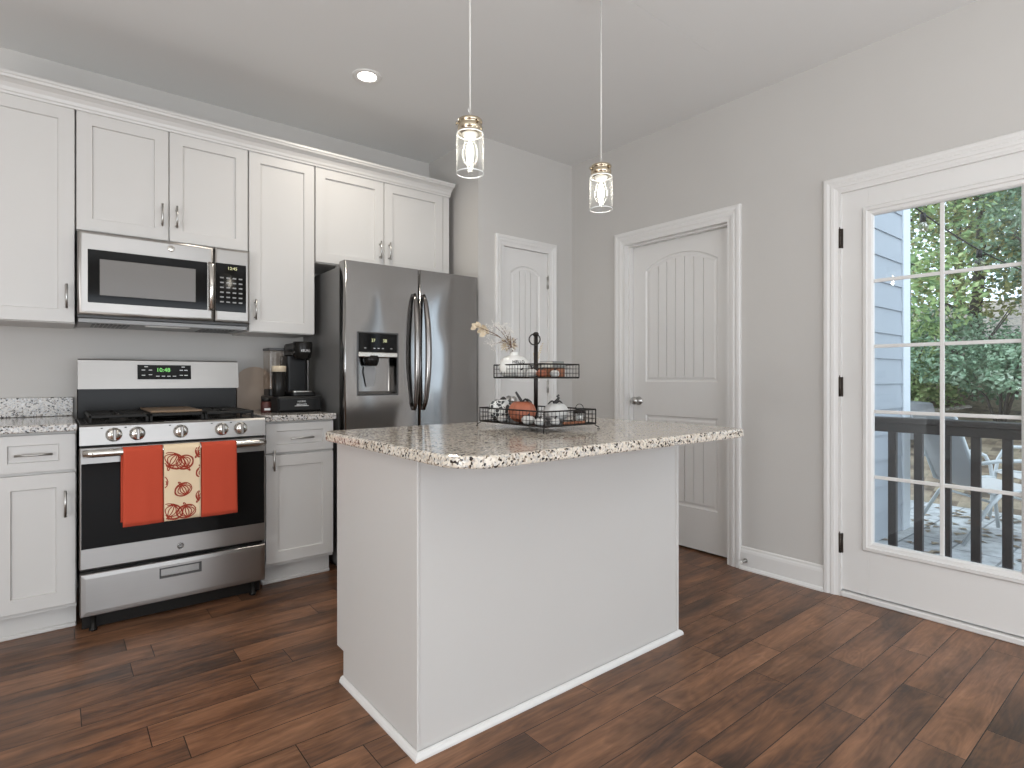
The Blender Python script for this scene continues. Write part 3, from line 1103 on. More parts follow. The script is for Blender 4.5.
# backguard: black neck + stainless face
b = B()
b.box(RX0 + 0.006, RX1 - 0.006, 3.635, 3.70, 0.905, 1.06, 0.004)
nk = b.build('backguard_neck', 'black', t)
b = B()
f0 = lambda p: (RX0 + 0.008, p[0], p[1])
f1 = lambda p: (RX1, p[0], p[1])
b.prism([(3.612, 1.058), (3.700, 1.058), (3.700, 1.208), (3.650, 1.214), (3.632, 1.207)], f0, f1)
bg = b.build('backguard', 'steel', t)
b = B()
sl = 0.020 / 0.156                                         # the face leans back
fy = lambda z: 3.612 + (z - 1.058) * sl
bx = lambda x0, x1, z0, z1, o, m: b.prism([(x0, z0), (x1, z0), (x1, z1), (x0, z1)], lambda p: (p[0], fy(p[1]) - o, p[1]), lambda p: (p[0], fy(p[1]) + 0.002, p[1]), m)
bx(0.345, 0.598, 1.108, 1.186, 0.0035, 0)
cp = b.build('clock_panel', 'blackglass', bg)
b = B()
b.text('10:48', lambda x, y: (0.464 + x, fy(1.158 + y) - 0.0042, 1.158 + y), 0.030, 0)
b.build('clock_digits', 'greenled', cp)
b = B()
for (x, z) in ((0.372, 1.158), (0.404, 1.158), (0.372, 1.13), (0.404, 1.133), (0.438, 1.125), (0.464, 1.125), (0.49, 1.125), (0.516, 1.125), (0.55, 1.158), (0.573, 1.158), (0.55, 1.13), (0.573, 1.13), (0.385, 1.176), (0.56, 1.176)):
    b = B()
    bx(x - 0.008, x + 0.008, z - 0.002, z + 0.002, 0.0042, 0)
    b.build('button_print', 'print', cp)
# burners and grates
burn = [(0.235, 3.24), (0.235, 3.50), (0.69, 3.24), (0.69, 3.50), (0.464, 3.37)]
for (x, y) in burn:
    b = B()
    b.lathe([(0.052, 0.911), (0.052, 0.918), (0.036, 0.921), (0.036, 0.927), (0.030, 0.931), (0.0, 0.932)], (x, y, 0), 20)
    b.build('burner', 'iron', t)


def grate(x0, x1, y0, y1, griddle=False):
    b = B()
    zt = 0.948
    w = 0.006
    for (a0, a1, c0, c1) in ((x0, x1, y0, y0 + 2 * w), (x0, x1, y1 - 2 * w, y1), (x0, x0 + 2 * w, y0, y1), (x1 - 2 * w, x1, y0, y1)):
        b.box(a0, a1, c0, c1, zt - 0.016, zt - 0.001, 0.003)
    for x in (x0 + w, x1 - w):
        for y in (y0 + w, y1 - w, (y0 + y1) / 2):
            b.box(x - w, x + w, y - w, y + w, 0.9105, zt - 0.010, 0.002)
    mx = (x0 + x1) / 2
    if not griddle:
        for cy in (y0 + (y1 - y0) * 0.26, y0 + (y1 - y0) * 0.74):
            b.box(x0 + w, mx - 0.022, cy - 0.005, cy + 0.005, zt - 0.012, zt, 0.002)
            b.box(mx + 0.022, x1 - w, cy - 0.005, cy + 0.005, zt - 0.012, zt, 0.002)
            b.box(mx - 0.005, mx + 0.005, cy + 0.022, cy + (y1 - y0) * 0.25, zt - 0.012, zt, 0.002)
            b.box(mx - 0.005, mx + 0.005, cy - (y1 - y0) * 0.25, cy - 0.022, zt - 0.012, zt, 0.002)
        b.box(x0 + w, x1 - w, (y0 + y1) / 2 - 0.005, (y0 + y1) / 2 + 0.005, zt - 0.013, zt - 0.0005, 0.002)
    o = b.build('grate', 'iron', t)
    if griddle:
        g = B()
        g.box(x0 + 0.004, x1 - 0.004, y0 + 0.02, y1 - 0.02, zt - 0.0005, zt + 0.010, 0.004)
        for (c0, c1) in ((y0 + 0.005, y0 + 0.02), (y1 - 0.02, y1 - 0.005)):
            g.box(mx - 0.05, mx + 0.05, c0, c1, zt, zt + 0.007, 0.003)
        g.build('griddle', 'griddle', o)


grate(RX0 + 0.035, 0.345, RY0 + 0.085, 3.615)
grate(0.350, 0.578, RY0 + 0.085, 3.615, True)
grate(0.583, RX1 - 0.035, RY0 + 0.085, 3.615)
# front control rail with the knobs
b = B()
f0 = lambda p: (RX0, p[0], p[1])
b.prism([(3.065, 0.822), (3.10, 0.822), (3.115, 0.906), (3.085, 0.910), (3.072, 0.902)], f0, f1)
rail = b.build('control_rail', 'steel', t)
b = B()
b.box(0.40, 0.56, 3.095, 3.11, 0.9085, 0.9105, 0.0005)
b.build('rail_plate', 'chrome', rail)
for k, x in enumerate((0.205, 0.292, 0.464, 0.640, 0.726)):
    b = B()
    y0 = 3.070
    b.lathe([(0.031, 0.0), (0.031, -0.004), (0.027, -0.006), (0.026, -0.026), (0.022, -0.031), (0.0, -0.032)], (x, y0, 0.864), 24, axis='y')
    kb = b.build('knob', 'chrome', rail)
    b = B()
    b.box(x - 0.0065, x + 0.0065, y0 - 0.044, y0 - 0.030, 0.864 - 0.025, 0.864 + 0.025, 0.003)
    b.build('knob_grip', 'steel', kb)
    b = B()
    b.box(x - 0.048, x - 0.040, 3.0675, 3.0710, 0.892, 0.896)
    b.build('burner_mark', 'black', rail)
# oven door
b = B()
b.box(RX0, RX1, RY0, RY0 + 0.04, 0.282, 0.812, 0.004, 0)
od = b.build('oven_door', 'steel', t)
b = B()
b.box(RX0 + 0.006, RX1 - 0.006, RY0 - 0.003, RY0 + 0.001, 0.372, 0.742, 0.001)
b.build('oven_glass', 'blackglass', od)
b = B()
hz, hy = 0.789, RY0 - 0.045
b.tube([(RX0 + 0.012, hy + 0.006, hz), (RX0 + 0.05, hy, hz), (0.464, hy - 0.004, hz), (RX1 - 0.05, hy, hz), (RX1 - 0.012, hy + 0.006, hz)], 0.0165, 14)
for x in (RX0 + 0.045, RX1 - 0.045):
    b.box(x - 0.026, x + 0.026, hy + 0.003, RY0 + 0.001, hz - 0.013, hz + 0.013, 0.006)
b.build('oven_handle', 'chrome', od)
b = B()
b.lathe([(0.015, 0.0), (0.015, -0.003), (0.013, -0.0045), (0.0, -0.0045)], (0.464, RY0 - 0.0002, 0.322), 22, axis='y')
lg = b.build('badge', 'darkgrey', od)
b = B()
b.tube([(0.464 + 0.013 * math.cos(a * PI / 12), RY0 - 0.005, 0.322 + 0.013 * math.sin(a * PI / 12)) for a in range(24)], 0.0011, 5, closed=True)
b.text('GE', lambda x, y: (0.464 + x, RY0 - 0.0053, 0.322 + y), 0.015)
b.build('badge_lettering', 'chrome', lg)
# storage drawer
b = B()
r = lambda i, y, x0=RX0 + 0.002, x1=RX1 - 0.002, q0=0.078, q1=0.262: [(x0 + i, y, q0 + i), (x1 - i, y, q0 + i), (x1 - i, y, q1 - i), (x0 + i, y, q1 - i)]
b.loops([r(0, RY0 + 0.04), r(0, RY0 + 0.003), r(0.003, RY0), r(0.02, RY0 - 0.002)], 0, False, True, False)
hx0, hx1, h0, h1 = 0.382, 0.548, 0.188, 0.228
A = [(RX0 + 0.022, 0.098), (RX1 - 0.022, 0.098), (RX1 - 0.022, 0.242), (RX0 + 0.022, 0.242)]
H = [(hx0, h0), (hx1, h0), (hx1, h1), (hx0, h1)]
b._add([(x, RY0 - 0.002, z) for x, z in A + H], [(0, 1, 5, 4), (1, 2, 6, 5), (2, 3, 7, 6), (3, 0, 4, 7)], 0)
b.loops([[(x, y, z) for x, z in H] for y in (RY0 - 0.002, RY0 + 0.018)], 0, False, False, True)
dw = b.build('storage_drawer', 'steel', t)
b = B()
fr = lambda i, y: [(hx0 - i, y, h0 - i), (hx1 + i, y, h0 - i), (hx1 + i, y, h1 + i), (hx0 - i, y, h1 + i)]
b.loops([fr(0.004, RY0 - 0.002), fr(0.004, RY0 - 0.004), fr(-0.002, RY0 - 0.004), fr(-0.003, RY0 + 0.006)])
b.build('drawer_grip', 'darkgrey', dw)


# towels folded over the oven handle
def towel(x0, x1, zb, zback, name, label, mat, pattern=None, flare=0.0, seed=0):
    rr = random.Random(seed)
    ro = 0.0185
    prof = []
    nz = 14
    for i in range(nz):
        u = i / nz
        prof.append((hy - ro - 0.004 - 0.008 * (1 - u), zb + (hz - zb) * u))
    for i in range(9):
        a = PI - PI * i / 8
        prof.append((hy - 0.002 + (ro + 0.002) * math.cos(a), hz + (ro + 0.0005) * math.sin(a)))
    for i in range(1, nz + 1):
        u = i / nz
        prof.append((hy + ro - 0.0005 + 0.0005 * u, hz + (zback - hz) * u))
    nx = 14
    b = B()
    ph = rr.random() * 6
    front = nz
    loops = []
    th = 0.0026
    for side in (0, 1):
        for j, (y, z) in enumerate(prof):
            row = []
            dn = max(0.0, (hz - z) / (hz - zb))
            for i in range(nx + 1):
                s = i / nx
                k = dn if j < nz else dn * 0.1
                wave = 0.0025 * k * math.sin(6 * s + ph) + 0.0012 * k * math.sin(15 * s + ph * 2)
                cx = (x0 + x1) / 2
                bk = 0.0 if j < nz + 4 else -0.006 * min(1, (j - nz - 4) / 6)
                xx = x0 + (x1 - x0) * s + (s - 0.5) * flare * k + bk
                # outward offset for thickness
                if j < nz:
                    oy, oz = -1, 0
                elif j < nz + 9:
                    a = PI - PI * (j - nz) / 8
                    oy, oz = math.cos(a), math.sin(a)
                else:
                    oy, oz = 1, 0
                row.append((xx, y + wave * (1 if j < nz else 0.2) + oy * th * side, z + oz * th * side))
            loops.append(row)
    n = len(prof)
    rows_in, rows_out = loops[:n], loops[n:]
    rings = [rows_out[j] + rows_in[j][::-1] for j in range(n)]
    b.loops(rings, 0, True, True, True)
    if pattern:
        for poly in pattern:
            for p, q in zip(poly[:-1], poly[1:]):
                inside = lambda p: x0 + 0.002 < p[0] < x1 - 0.002 and zb + 0.002 < p[1] < hz + 0.005
                if not (inside(p) and inside(q)):
                    continue
                d = Vector((q[0] - p[0], 0, q[1] - p[1]))
                if d.length < 1e-6:
                    continue
                nn = Vector((-d.z, 0, d.x)).normalized() * 0.0021
                vs = []
                for pt, sg in ((p, 1), (p, -1), (q, -1), (q, 1)):
                    dn = max(0.0, (hz - pt[1]) / (hz - zb))
                    s = (pt[0] - x0) / (x1 - x0)
                    u = 1 - dn
                    yy = hy - ro - 0.004 - 0.008 * (1 - u) + 0.0025 * dn * math.sin(6 * s + ph) + 0.0012 * dn * math.sin(15 * s + ph * 2) - th - 0.0012
                    vs.append((pt[0] + sg * nn.x, yy, pt[1] + sg * nn.z))
                b._add(vs, [(0, 1, 2, 3)], 1)
    o = b.build(name, [mat, 'red_ink'] if pattern else mat)
    return tag(o, label, 'towel', 'dish towels on the oven handle')


def pumpkin_lines(cx, cz, rx, rz, tilt):
    out = []
    ct, st = math.cos(tilt), math.sin(tilt)
    tr = lambda x, z: (cx + x * ct - z * st, cz + x * st + z * ct)
    N = 26
    jit = lambda k: 1 + 0.03 * math.sin(5 * k)
    out.append([tr(rx * math.cos(2 * PI * i / N) * jit(i), rz * math.sin(2 * PI * i / N)) for i in range(N + 1)])
    out.append([tr(0.94 * rx * math.cos(2 * PI * i / N), 0.90 * rz * math.sin(2 * PI * i / N) - 0.03 * rz) for i in range(3, N - 4)])
    for f in (-0.72, -0.42, -0.12, 0.2, 0.5, 0.78):
        out.append([tr(rx * (f * math.cos(PI * (u - 0.5)) + 0.05), rz * (-0.95 + 1.75 * u)) for u in [i / 9 for i in range(10)]])
    out.append([tr(0.05 * rx, 0.8 * rz), tr(0.12 * rx, 1.1 * rz), tr(0.0, 1.38 * rz), tr(-0.1 * rx, 1.4 * rz), tr(-0.06 * rx, 1.1 * rz), tr(-0.05 * rx, 0.8 * rz)])
    for k in range(4):
        out.append([tr(-0.25 * rx + 0.14 * k * rx, 0.80 * rz - 0.1 * (k % 2) * rz), tr(-0.2 * rx + 0.14 * k * rx, 0.55 * rz)])
    return out


pat = []
for a in ((0.425, 0.735, 0.050, 0.034, 2.6), (0.47, 0.725, 0.036, 0.032, -2.7), (0.545, 0.768, 0.034, 0.030, 2.2), (0.548, 0.676, 0.034, 0.026, 0.5), (0.463, 0.600, 0.036, 0.029, 0.45),
          (0.545, 0.560, 0.032, 0.028, 2.3), (0.415, 0.505, 0.048, 0.034, 2.7), (0.475, 0.498, 0.040, 0.030, 0.2), (0.372, 0.64, 0.03, 0.03, 0.0)):
    pat += pumpkin_lines(*a)
towel(0.234, 0.383, 0.462, 0.474, 'dish_towel', 'plain rust orange dish towel, leftmost on the oven handle', 'orange_cloth', None, 0.004, 3)
towel(0.387, 0.535, 0.464, 0.47, 'dish_towel', 'cream dish towel printed with rust red pumpkins, middle of the oven handle', 'cream_cloth', pat, 0.0, 5)
towel(0.540, 0.692, 0.460, 0.452, 'dish_towel', 'plain rust orange dish towel, rightmost on the oven handle', 'orange_cloth', None, 0.006, 8)

# ------------------------------------------------------------------ microwave
MX0, MX1, MZ0, MZ1, MY = 0.083, 0.842, 1.405, 1.8195, 3.355
t = thing('microwave', 'stainless over-the-range microwave with a black glass door', 'microwave', (0.464, 3.58, MZ0))
b = B()
b.box(MX0, MX1, MY + 0.035, YB, MZ0 - 0.002, MZ1, 0.003)
b.build('body', 'darkgrey', t)
xs = 0.664
b = B()
rr_ = lambda i, y, x0, x1: [(x0 + i, y, MZ0 + 0.012 + i), (x1 - i, y, MZ0 + 0.012 + i), (x1 - i, y, MZ1 - 0.004 - i), (x0 + i, y, MZ1 - 0.004 - i)]
# door front bows outwards at the left edge
b.loops([rr_(0, MY + 0.034, MX0, xs), rr_(0, MY + 0.012, MX0, xs), rr_(0.006, MY + 0.003, MX0, xs), rr_(0.016, MY, MX0, xs)], 0, True, True, True)
md = b.build('door', 'steel', t)
b = B()
b.box(0.122, 0.630, MY - 0.003, MY + 0.002, 1.475, 1.728, 0.002)
mg = b.build('door_glass', 'blackglass', md)
b = B()
b.box(0.168, 0.575, MY - 0.0045, MY - 0.002, 1.512, 1.685, 0.001)
b.build('viewing_window', 'mesh_glass', mg)
b = B()
hx = 0.6475
b.loops([[(hx - 0.014, MY + 0.001, z), (hx - 0.012, MY - 0.026 - q, z), (hx, MY - 0.032 - q, z), (hx + 0.012, MY - 0.026 - q, z), (hx + 0.014, MY + 0.001, z)] for z, q in ((1.472, -0.02), (1.488, 0.0), (1.6, 0.004), (1.715, 0.0), (1.731, -0.02))], 0, True, True, True)
b.build('handle', 'chrome', md)
b = B()
b.lathe([(0.016, 0.0), (0.016, -0.003), (0.013, -0.005), (0.0, -0.005)], (0.464, MY - 0.0002, 1.777), 22, axis='y')
lg = b.build('badge', 'chrome', md)
b = B()
b.text('GE', lambda x, y: (0.464 + x, MY - 0.0055, 1.777 + y), 0.014)
b.build('badge_lettering', 'darkgrey', lg)
b = B()
b.loops([rr_(0, MY + 0.034, xs + 0.002, MX1), rr_(0, MY + 0.010, xs + 0.002, MX1), rr_(0.004, MY + 0.003, xs + 0.002, MX1), rr_(0.012, MY, xs + 0.002, MX1)], 0, False, True, True)
mc = b.build('control_column', 'steel', t)
b = B()
b.box(0.670, 0.822, MY - 0.003, MY + 0.002, 1.474, 1.733, 0.002)
kp = b.build('control_panel', 'blackglass', mc)
b = B()
for r_ in range(6):
    for c_ in range(4):
        x, z = 0.700 + c_ * 0.031, 1.655 - r_ * 0.026
        b = B()
        b.box(x - 0.009, x + 0.009, MY - 0.0038, MY - 0.0028, z - 0.0035, z + 0.0035)
        b.build('key_print', 'midgrey', kp)
b = B()
b.text('12:45', lambda x, y: (0.752 + x, MY - 0.0036, 1.708 + y), 0.022)
b.build('clock_digits', 'amberled', kp)
# underside: vents and lamp lens
b = B()
b.box(MX0 + 0.004, MX1 - 0.004, MY + 0.04, 3.74, MZ0 - 0.024, MZ0 - 0.0025, 0.003)
vp = b.build('underside_panel', 'midgrey', t)
for (x0, x1) in ((0.14, 0.30), (0.62, 0.79)):
    b = B()
    for k in range(9):
        x = x0 + (x1 - x0) * (k + 0.5) / 9
        b.box(x - 0.006, x + 0.006, 3.44, 3.66, MZ0 - 0.027, MZ0 - 0.0235, 0.001)
    b.build('grease_filter', 'darkgrey', vp)
b = B()
b.box(0.36, 0.56, 3.41, 3.46, MZ0 - 0.028, MZ0 - 0.0235, 0.002)
b.build('lamp_lens', 'ceramic', vp)

# ------------------------------------------------------------------ refrigerator
FX0, FX1, FY, FZ = 1.272, 2.194, 3.08, 1.783
t = thing('refrigerator', 'large stainless french-door refrigerator with a water dispenser', 'refrigerator', (1.725, 3.4, 0))
b = B()
b.box(FX0 + 0.006, FX1 - 0.006, FY + 0.085, YB - 0.02, 0.03, FZ - 0.025, 0.004)
b.box(FX0 + 0.03, FX1 - 0.03, FY + 0.11, YB - 0.05, 0.0, 0.03)
b.build('body', 'fridge_side', t)
for (x0, x1) in ((FX0 + 0.02, FX0 + 0.13), (FX1 - 0.13, FX1 - 0.02)):
    b = B()
    b.box(x0, x1, FY + 0.05, FY + 0.19, FZ - 0.0245, FZ - 0.001, 0.005)
    b.build('hinge_cover', 'fridge_side', t)


def fdoor(name, x0, x1, z0, z1, hole=None):
    """slab with rounded vertical edges; optional recess hole (x0,x1,z0,z1)"""
    b = B()
    yb = FY + 0.075
    e = 0.008
    prof = [(x0, yb), (x0, FY + e), (x0 + e * 0.3, FY + e * 0.3), (x0 + e, FY)]
    prof2 = [(x1 - e, FY), (x1 - e * 0.3, FY + e * 0.3), (x1, FY + e), (x1, yb)]
    for pr in (prof, prof2):
        b.loops([[(x, y, z) for x, y in pr] for z in (z0, z1)], 0, True, closed=False)
    for z in (z0, z1):
        b._add([(x, y, z) for x, y in prof + prof2], [tuple(range(8))])
    b._add([(x0, yb, z0), (x1, yb, z0), (x1, yb, z1), (x0, yb, z1)], [(0, 1, 2, 3)])
    X0, X1 = x0 + e, x1 - e
    if hole:
        h0, h1, q0, q1 = hole
        A = [(X0, z0), (X1, z0), (X1, z1), (X0, z1)]
        Hh = [(h0, q0), (h1, q0), (h1, q1), (h0, q1)]
        b._add([(x, FY, z) for x, z in A + Hh], [(0, 1, 5, 4), (1, 2, 6, 5), (2, 3, 7, 6), (3, 0, 4, 7)])
    else:
        b._add([(X0, FY, z0), (X1, FY, z0), (X1, FY, z1), (X0, FY, z1)], [(0, 1, 2, 3)])
    return b.build(name, 'steelv', t)


XM = 1.750
DH = (1.346, 1.606, 1.013, 1.382)
fl = fdoor('left_door', FX0, XM - 0.002, 0.66, FZ, DH)
frd = fdoor('right_door', XM + 0.002, FX1, 0.66, FZ)
fz = fdoor('freezer_drawer', FX0, FX1, 0.06, 0.652)


def fhandle(x, parent, s):
    b = B()
    pts = []
    zt, zb2 = 1.628, 0.920
    for i in range(17):
        u = i / 16
        pts.append((x + s * 0.006 * math.sin(PI * u), FY - 0.012 - 0.046 * math.sin(PI * u) ** 0.6, zb2 + (zt - zb2) * u))
    b.tube(pts, [0.009 + 0.011 * math.sin(PI * i / 16) ** 0.5 for i in range(17)], 12)
    for z in (zb2 + 0.012, zt - 0.012):
        b.cyl((x, FY - 0.018, z), (x, FY + 0.001, z), 0.011, n=12)
    b.build('handle', 'handle_steel', parent)


fhandle(XM - 0.040, fl, -1)
fhandle(XM + 0.026, frd, 1)
b = B()
b.tube([(FX0 + 0.09, FY - 0.01, 0.575), (FX0 + 0.12, FY - 0.05, 0.575), (XM, FY - 0.058, 0.575), (FX1 - 0.12, FY - 0.05, 0.575), (FX1 - 0.09, FY - 0.01, 0.575)], 0.014, 12)
for x in (FX0 + 0.09, FX1 - 0.09):
    b.cyl((x, FY - 0.012, 0.575), (x, FY + 0.001, 0.575), 0.013, n=12)
b.build('handle', 'steelv', fz)
# dispenser
b = B()
h0, h1, q0, q1 = DH
rc = lambda i, y, top=0.0: [(h0 + i, y, q0 + i), (h1 - i, y, q0 + i), (h1 - i, y, q1 - i - top), (h0 + i, y, q1 - i - top)]
b.loops([rc(0.0, FY), rc(0.0, FY - 0.004), rc(0.006, FY - 0.005), rc(0.009, FY - 0.001), rc(0.009, FY + 0.001)], 0)
dp = b.build('dispenser', 'darkgrey', fl)
b = B()
zc = 1.262
b.loops([[(h0 + 0.009, FY + 0.001, q0 + 0.009), (h1 - 0.009, FY + 0.001, q0 + 0.009), (h1 - 0.009, FY + 0.001, zc), (h0 + 0.009, FY + 0.001, zc)],
         [(h0 + 0.03, FY + 0.058, q0 + 0.024), (h1 - 0.03, FY + 0.058, q0 + 0.024), (h1 - 0.03, FY + 0.058, zc), (h0 + 0.03, FY + 0.058, zc)]], 0, False, False, True)
b.build('dispenser_bay', 'steelv', dp)
b = B()
b.box(h0 + 0.009, h1 - 0.009, FY - 0.002, FY + 0.012, 1.268, q1 - 0.009, 0.001)
dpp = b.build('display', 'blackglass', dp)
b = B()
b.text('37', lambda x, y: (1.445 + x, FY - 0.0026, 1.333 + y), 0.026)
b.build('display_digits', 'amberled', dpp)
b = B()
b.text('38', lambda x, y: (1.518 + x, FY - 0.0026, 1.333 + y), 0.026)
b.build('display_digits', 'amberled', dpp)
b = B()
for x in (1.395, 1.452, 1.478, 1.505, 1.56):
    b = B()
    b.box(x - 0.006, x + 0.006, FY - 0.0027, FY - 0.0018, 1.287, 1.290)
    b.build('display_print', 'print', dpp)
b = B()
b.box(h0 + 0.007, h1 - 0.007, FY - 0.010, FY + 0.006, 1.236, 1.266, 0.004)
b.build('dispenser_ledge', 'chrome', dp)
b = B()
b.lathe([(0.048, 0.0), (0.046, -0.03), (0.036, -0.055), (0.030, -0.06), (0.0, -0.06)], (1.446, FY + 0.030, 1.246), 18)
nz_ = b.build('nozzle', 'black', dp)
b = B()
b.prism([(1.412, 1.183), (1.480, 1.183), (1.485, 1.15), (1.47, 1.065), (1.425, 1.065), (1.407, 1.15)], lambda p: (p[0], FY + 0.046, p[1]), lambda p: (p[0], FY + 0.050, p[1]))
b.build('paddle', 'midgrey', dp)

# ------------------------------------------------------------------ things on the right wall counter
CZ = 0.9165
t = thing('pod_drawer', 'flat black coffee pod drawer under the coffee maker', 'drawer box', (1.12, 3.47, CZ))
b = B()
b.box(0.985, 1.238, 3.34, 3.68, CZ + 0.006, CZ + 0.092, 0.006)
for x in (1.0, 1.225):
    for y in (3.36, 3.66):
        b.cyl((x, y, CZ), (x, y, CZ + 0.0065), 0.008, n=10)
b.build('case', 'blackplastic', t)
b = B()
b.box(0.993, 1.230, 3.332, 3.345, CZ + 0.012, CZ + 0.080, 0.003)
pdw = b.build('drawer_front', 'blackplastic', t)
b = B()
b.text('KEURIG', lambda x, y: (1.118 + x, 3.3312, CZ + 0.062 + y), 0.014)
b.text('BREWED', lambda x, y: (1.118 + x, 3.3312, CZ + 0.044 + y), 0.015)
b.box(1.078, 1.158, 3.3312, 3.333, CZ + 0.036, CZ + 0.0385)
b.build('drawer_lettering', 'print', pdw)

KZ = CZ + 0.0925
t = thing('coffee_maker', 'black single-serve coffee maker standing on the pod drawer', 'coffee maker', (1.10, 3.5, KZ))
b = B()
slab(b, 1.065, 1.225, 3.37, 3.66, KZ, KZ + 0.022, [0.03, 0.03, 0.02, 0.02], 0.005)
slab(b, 1.075, 1.215, 3.50, 3.655, KZ + 0.022, KZ + 0.24, [0.02, 0.02, 0.02, 0.02], 0.004)
b.build('body', 'blackplastic', t)
b = B()
b.lathe([(0.035, 0.0), (0.052, 0.012), (0.062, 0.045), (0.064, 0.095), (0.060, 0.108), (0.0, 0.110)], (1.165, 3.46, KZ + 0.215), 28)
b.box(1.105, 1.225, 3.46, 3.655, KZ + 0.235, KZ + 0.318, 0.012)
hd = b.build('brew_head', 'black', t)
b = B()
b.text('KEURIG', lambda x, y: (1.165 + 0.0645 * math.sin(x / 0.0645), 3.46 - 0.0648 * math.cos(x / 0.0645), KZ + 0.268 + y), 0.019)
b.build('head_lettering', 'print', hd)
b = B()
b.box(1.216, 1.222, 3.50, 3.65, KZ + 0.03, KZ + 0.235, 0.002)
b.build('side_strip', 'nickel', t)
b = B()
slab(b, 1.07, 1.20, 3.372, 3.48, KZ + 0.0222, KZ + 0.030, [0.02] * 4, 0.002)
b.build('drip_tray', 'nickel', t)
b = B()
slab(b, 0.965, 1.062, 3.52, 3.655, KZ + 0.04, KZ + 0.270, [0.02] * 4, 0.003)
wt = b.build('water_tank', 'water', t)
b = B()
slab(b, 0.962, 1.075, 3.517, 3.658, KZ + 0.2705, KZ + 0.285, [0.02] * 4, 0.003)
b.build('tank_lid', 'darkgrey', wt)
b = B()
slab(b, 0.968, 1.075, 3.522, 3.653, KZ + 0.0, KZ + 0.0395, [0.02] * 4, 0.003)
b.build('tank_base', 'blackplastic', wt)

t.scale = (0.88, 1.0, 1.0)
t.location.x = 1.108

t = thing('milk_frother', 'black cylinder milk frother with clear lid beside the coffee maker', 'frother', (1.008, 3.43, KZ))
b = B()
b.lathe([(0.036, 0.0), (0.038, 0.004), (0.038, 0.14), (0.036, 0.142)], (1.018, 3.425, KZ), 24)
b.build('cup', 'black', t)
b = B()
b.lathe([(0.039, 0.0), (0.039, 0.03), (0.036, 0.034), (0.0, 0.035)], (1.018, 3.425, KZ + 0.1425), 24)
b.build('lid', 'straw', t)

t = thing('spice_jar', 'small dark red jar on the counter just left of the pod drawer', 'jar', (0.93, 3.45, CZ))
b = B()
b.lathe([(0.026, 0.0), (0.028, 0.004), (0.028, 0.056), (0.022, 0.064)], (0.944, 3.42, CZ), 20)
j = b.build('jar_body', 'jar_red', t)
b = B()
b.box(0.928, 0.960, 3.3915, 3.393, CZ + 0.014, CZ + 0.026)
b.build('jar_label', 'print', j)
b = B()
b.lathe([(0.024, 0.0), (0.024, 0.016), (0.0, 0.017)], (0.944, 3.42, CZ + 0.0642), 20)
b.build('lid', 'black', t)

b = B()
poly = [(0.87, CZ)]
poly = [(x, z) for x, z in [(0.868, CZ + 0.001), (1.075, CZ + 0.001), (1.075, 1.10)]]
for i in range(1, 10):
    a = PI * i / 10
    poly.append((0.9715 + 0.1035 * math.cos(a) ** 1 if True else 0, 1.10 + 0.085 * math.sin(a)))
poly.append((0.868, 1.10))
b.prism(poly, lambda p: (p[0], 3.745 + (p[1] - CZ) * 0.10, p[1]), lambda p: (p[0], 3.757 + (p[1] - CZ) * 0.06, p[1]))
tag(b.build('cutting_board', 'board'), 'tan wooden cutting board with rounded top leaning behind the range', 'cutting board')

# ------------------------------------------------------------------ island
IX0, IX1, IY0, IY1 = 0.830, 2.108, 1.470, 2.075
t = thing('kitchen_island', 'plain white panelled kitchen island in the middle of the floor', 'kitchen island', (1.48, 1.77, 0))
b = B()
b.box(IX0 + 0.004, IX1 - 0.004, IY0 + 0.004, IY1 - 0.02, 0.105, 0.880)
b.box(IX0 + 0.004, IX1 - 0.004, IY0 + 0.004, IY1 - 0.075, 0.0, 0.105)
b.build('body', 'island', t)
b = B()
b.box(IX0, IX1, IY0 - 0.002, IY0 + 0.004, 0.0, 0.880, 0.0008)
b.build('front_panel', 'island', t)
f = lambda x: (lambda p: (x, p[0], p[1]))
for (xa, xb) in ((IX0 - 0.002, IX0 + 0.004), (IX1 - 0.004, IX1 + 0.002)):
    b = B()
    b.prism([(IY0 + 0.0045, 0), (IY1 - 0.06, 0), (IY1 - 0.06, 0.11), (IY1, 0.11), (IY1, 0.88), (IY0 + 0.0045, 0.88)], f(xa), f(xb))
    b.build('side_panel', 'island', t)
for k in range(3):
    w = (IX1 - IX0) / 3
    o = B()
    x0, x1 = IX0 + k * w + 0.003, IX0 + (k + 1) * w - 0.003
    rr2 = lambda i, y: [(x0 + i, y, 0.115 + i), (x1 - i, y, 0.115 + i), (x1 - i, y, 0.872 - i), (x0 + i, y, 0.872 - i)]
    o.loops([rr2(0, IY1 - 0.0195), rr2(0, IY1), rr2(0.06, IY1), rr2(0.062, IY1 - 0.009)], 0, False, True, True)
    o.build('door', 'island', t)
# corner bead strips and base shoe
b = B()
b.box(IX1 - 0.012, IX1 + 0.006, IY0 - 0.006, IY0 + 0.012, 0.0, 0.880, 0.002)
b.build('corner_bead', 'island', t)
b = B()
b.box(IX0 - 0.0035, IX0 + 0.006, IY0 - 0.0035, IY0 + 0.006, 0.0, 0.880, 0.002)
b.build('corner_bead', 'island', t)
b = B()
pr = [(0.0, 0.0), (0.014, 0.0), (0.014, 0.007), (0.010, 0.016), (0.004, 0.020), (0.0, 0.021)]
X0, X1, Y0 = IX0 - 0.0036, IX1 + 0.0062, IY0 - 0.0062
b.loops([[(X0 - o, IY1 - 0.06, z) for o, z in pr], [(X0 - o, Y0 - o, z) for o, z in pr], [(X1 + o, Y0 - o, z) for o, z in pr], [(X1 + o, IY1 - 0.06, z) for o, z in pr]], 0, False, True, True)
b.build('shoe_moulding', 'trim', t)

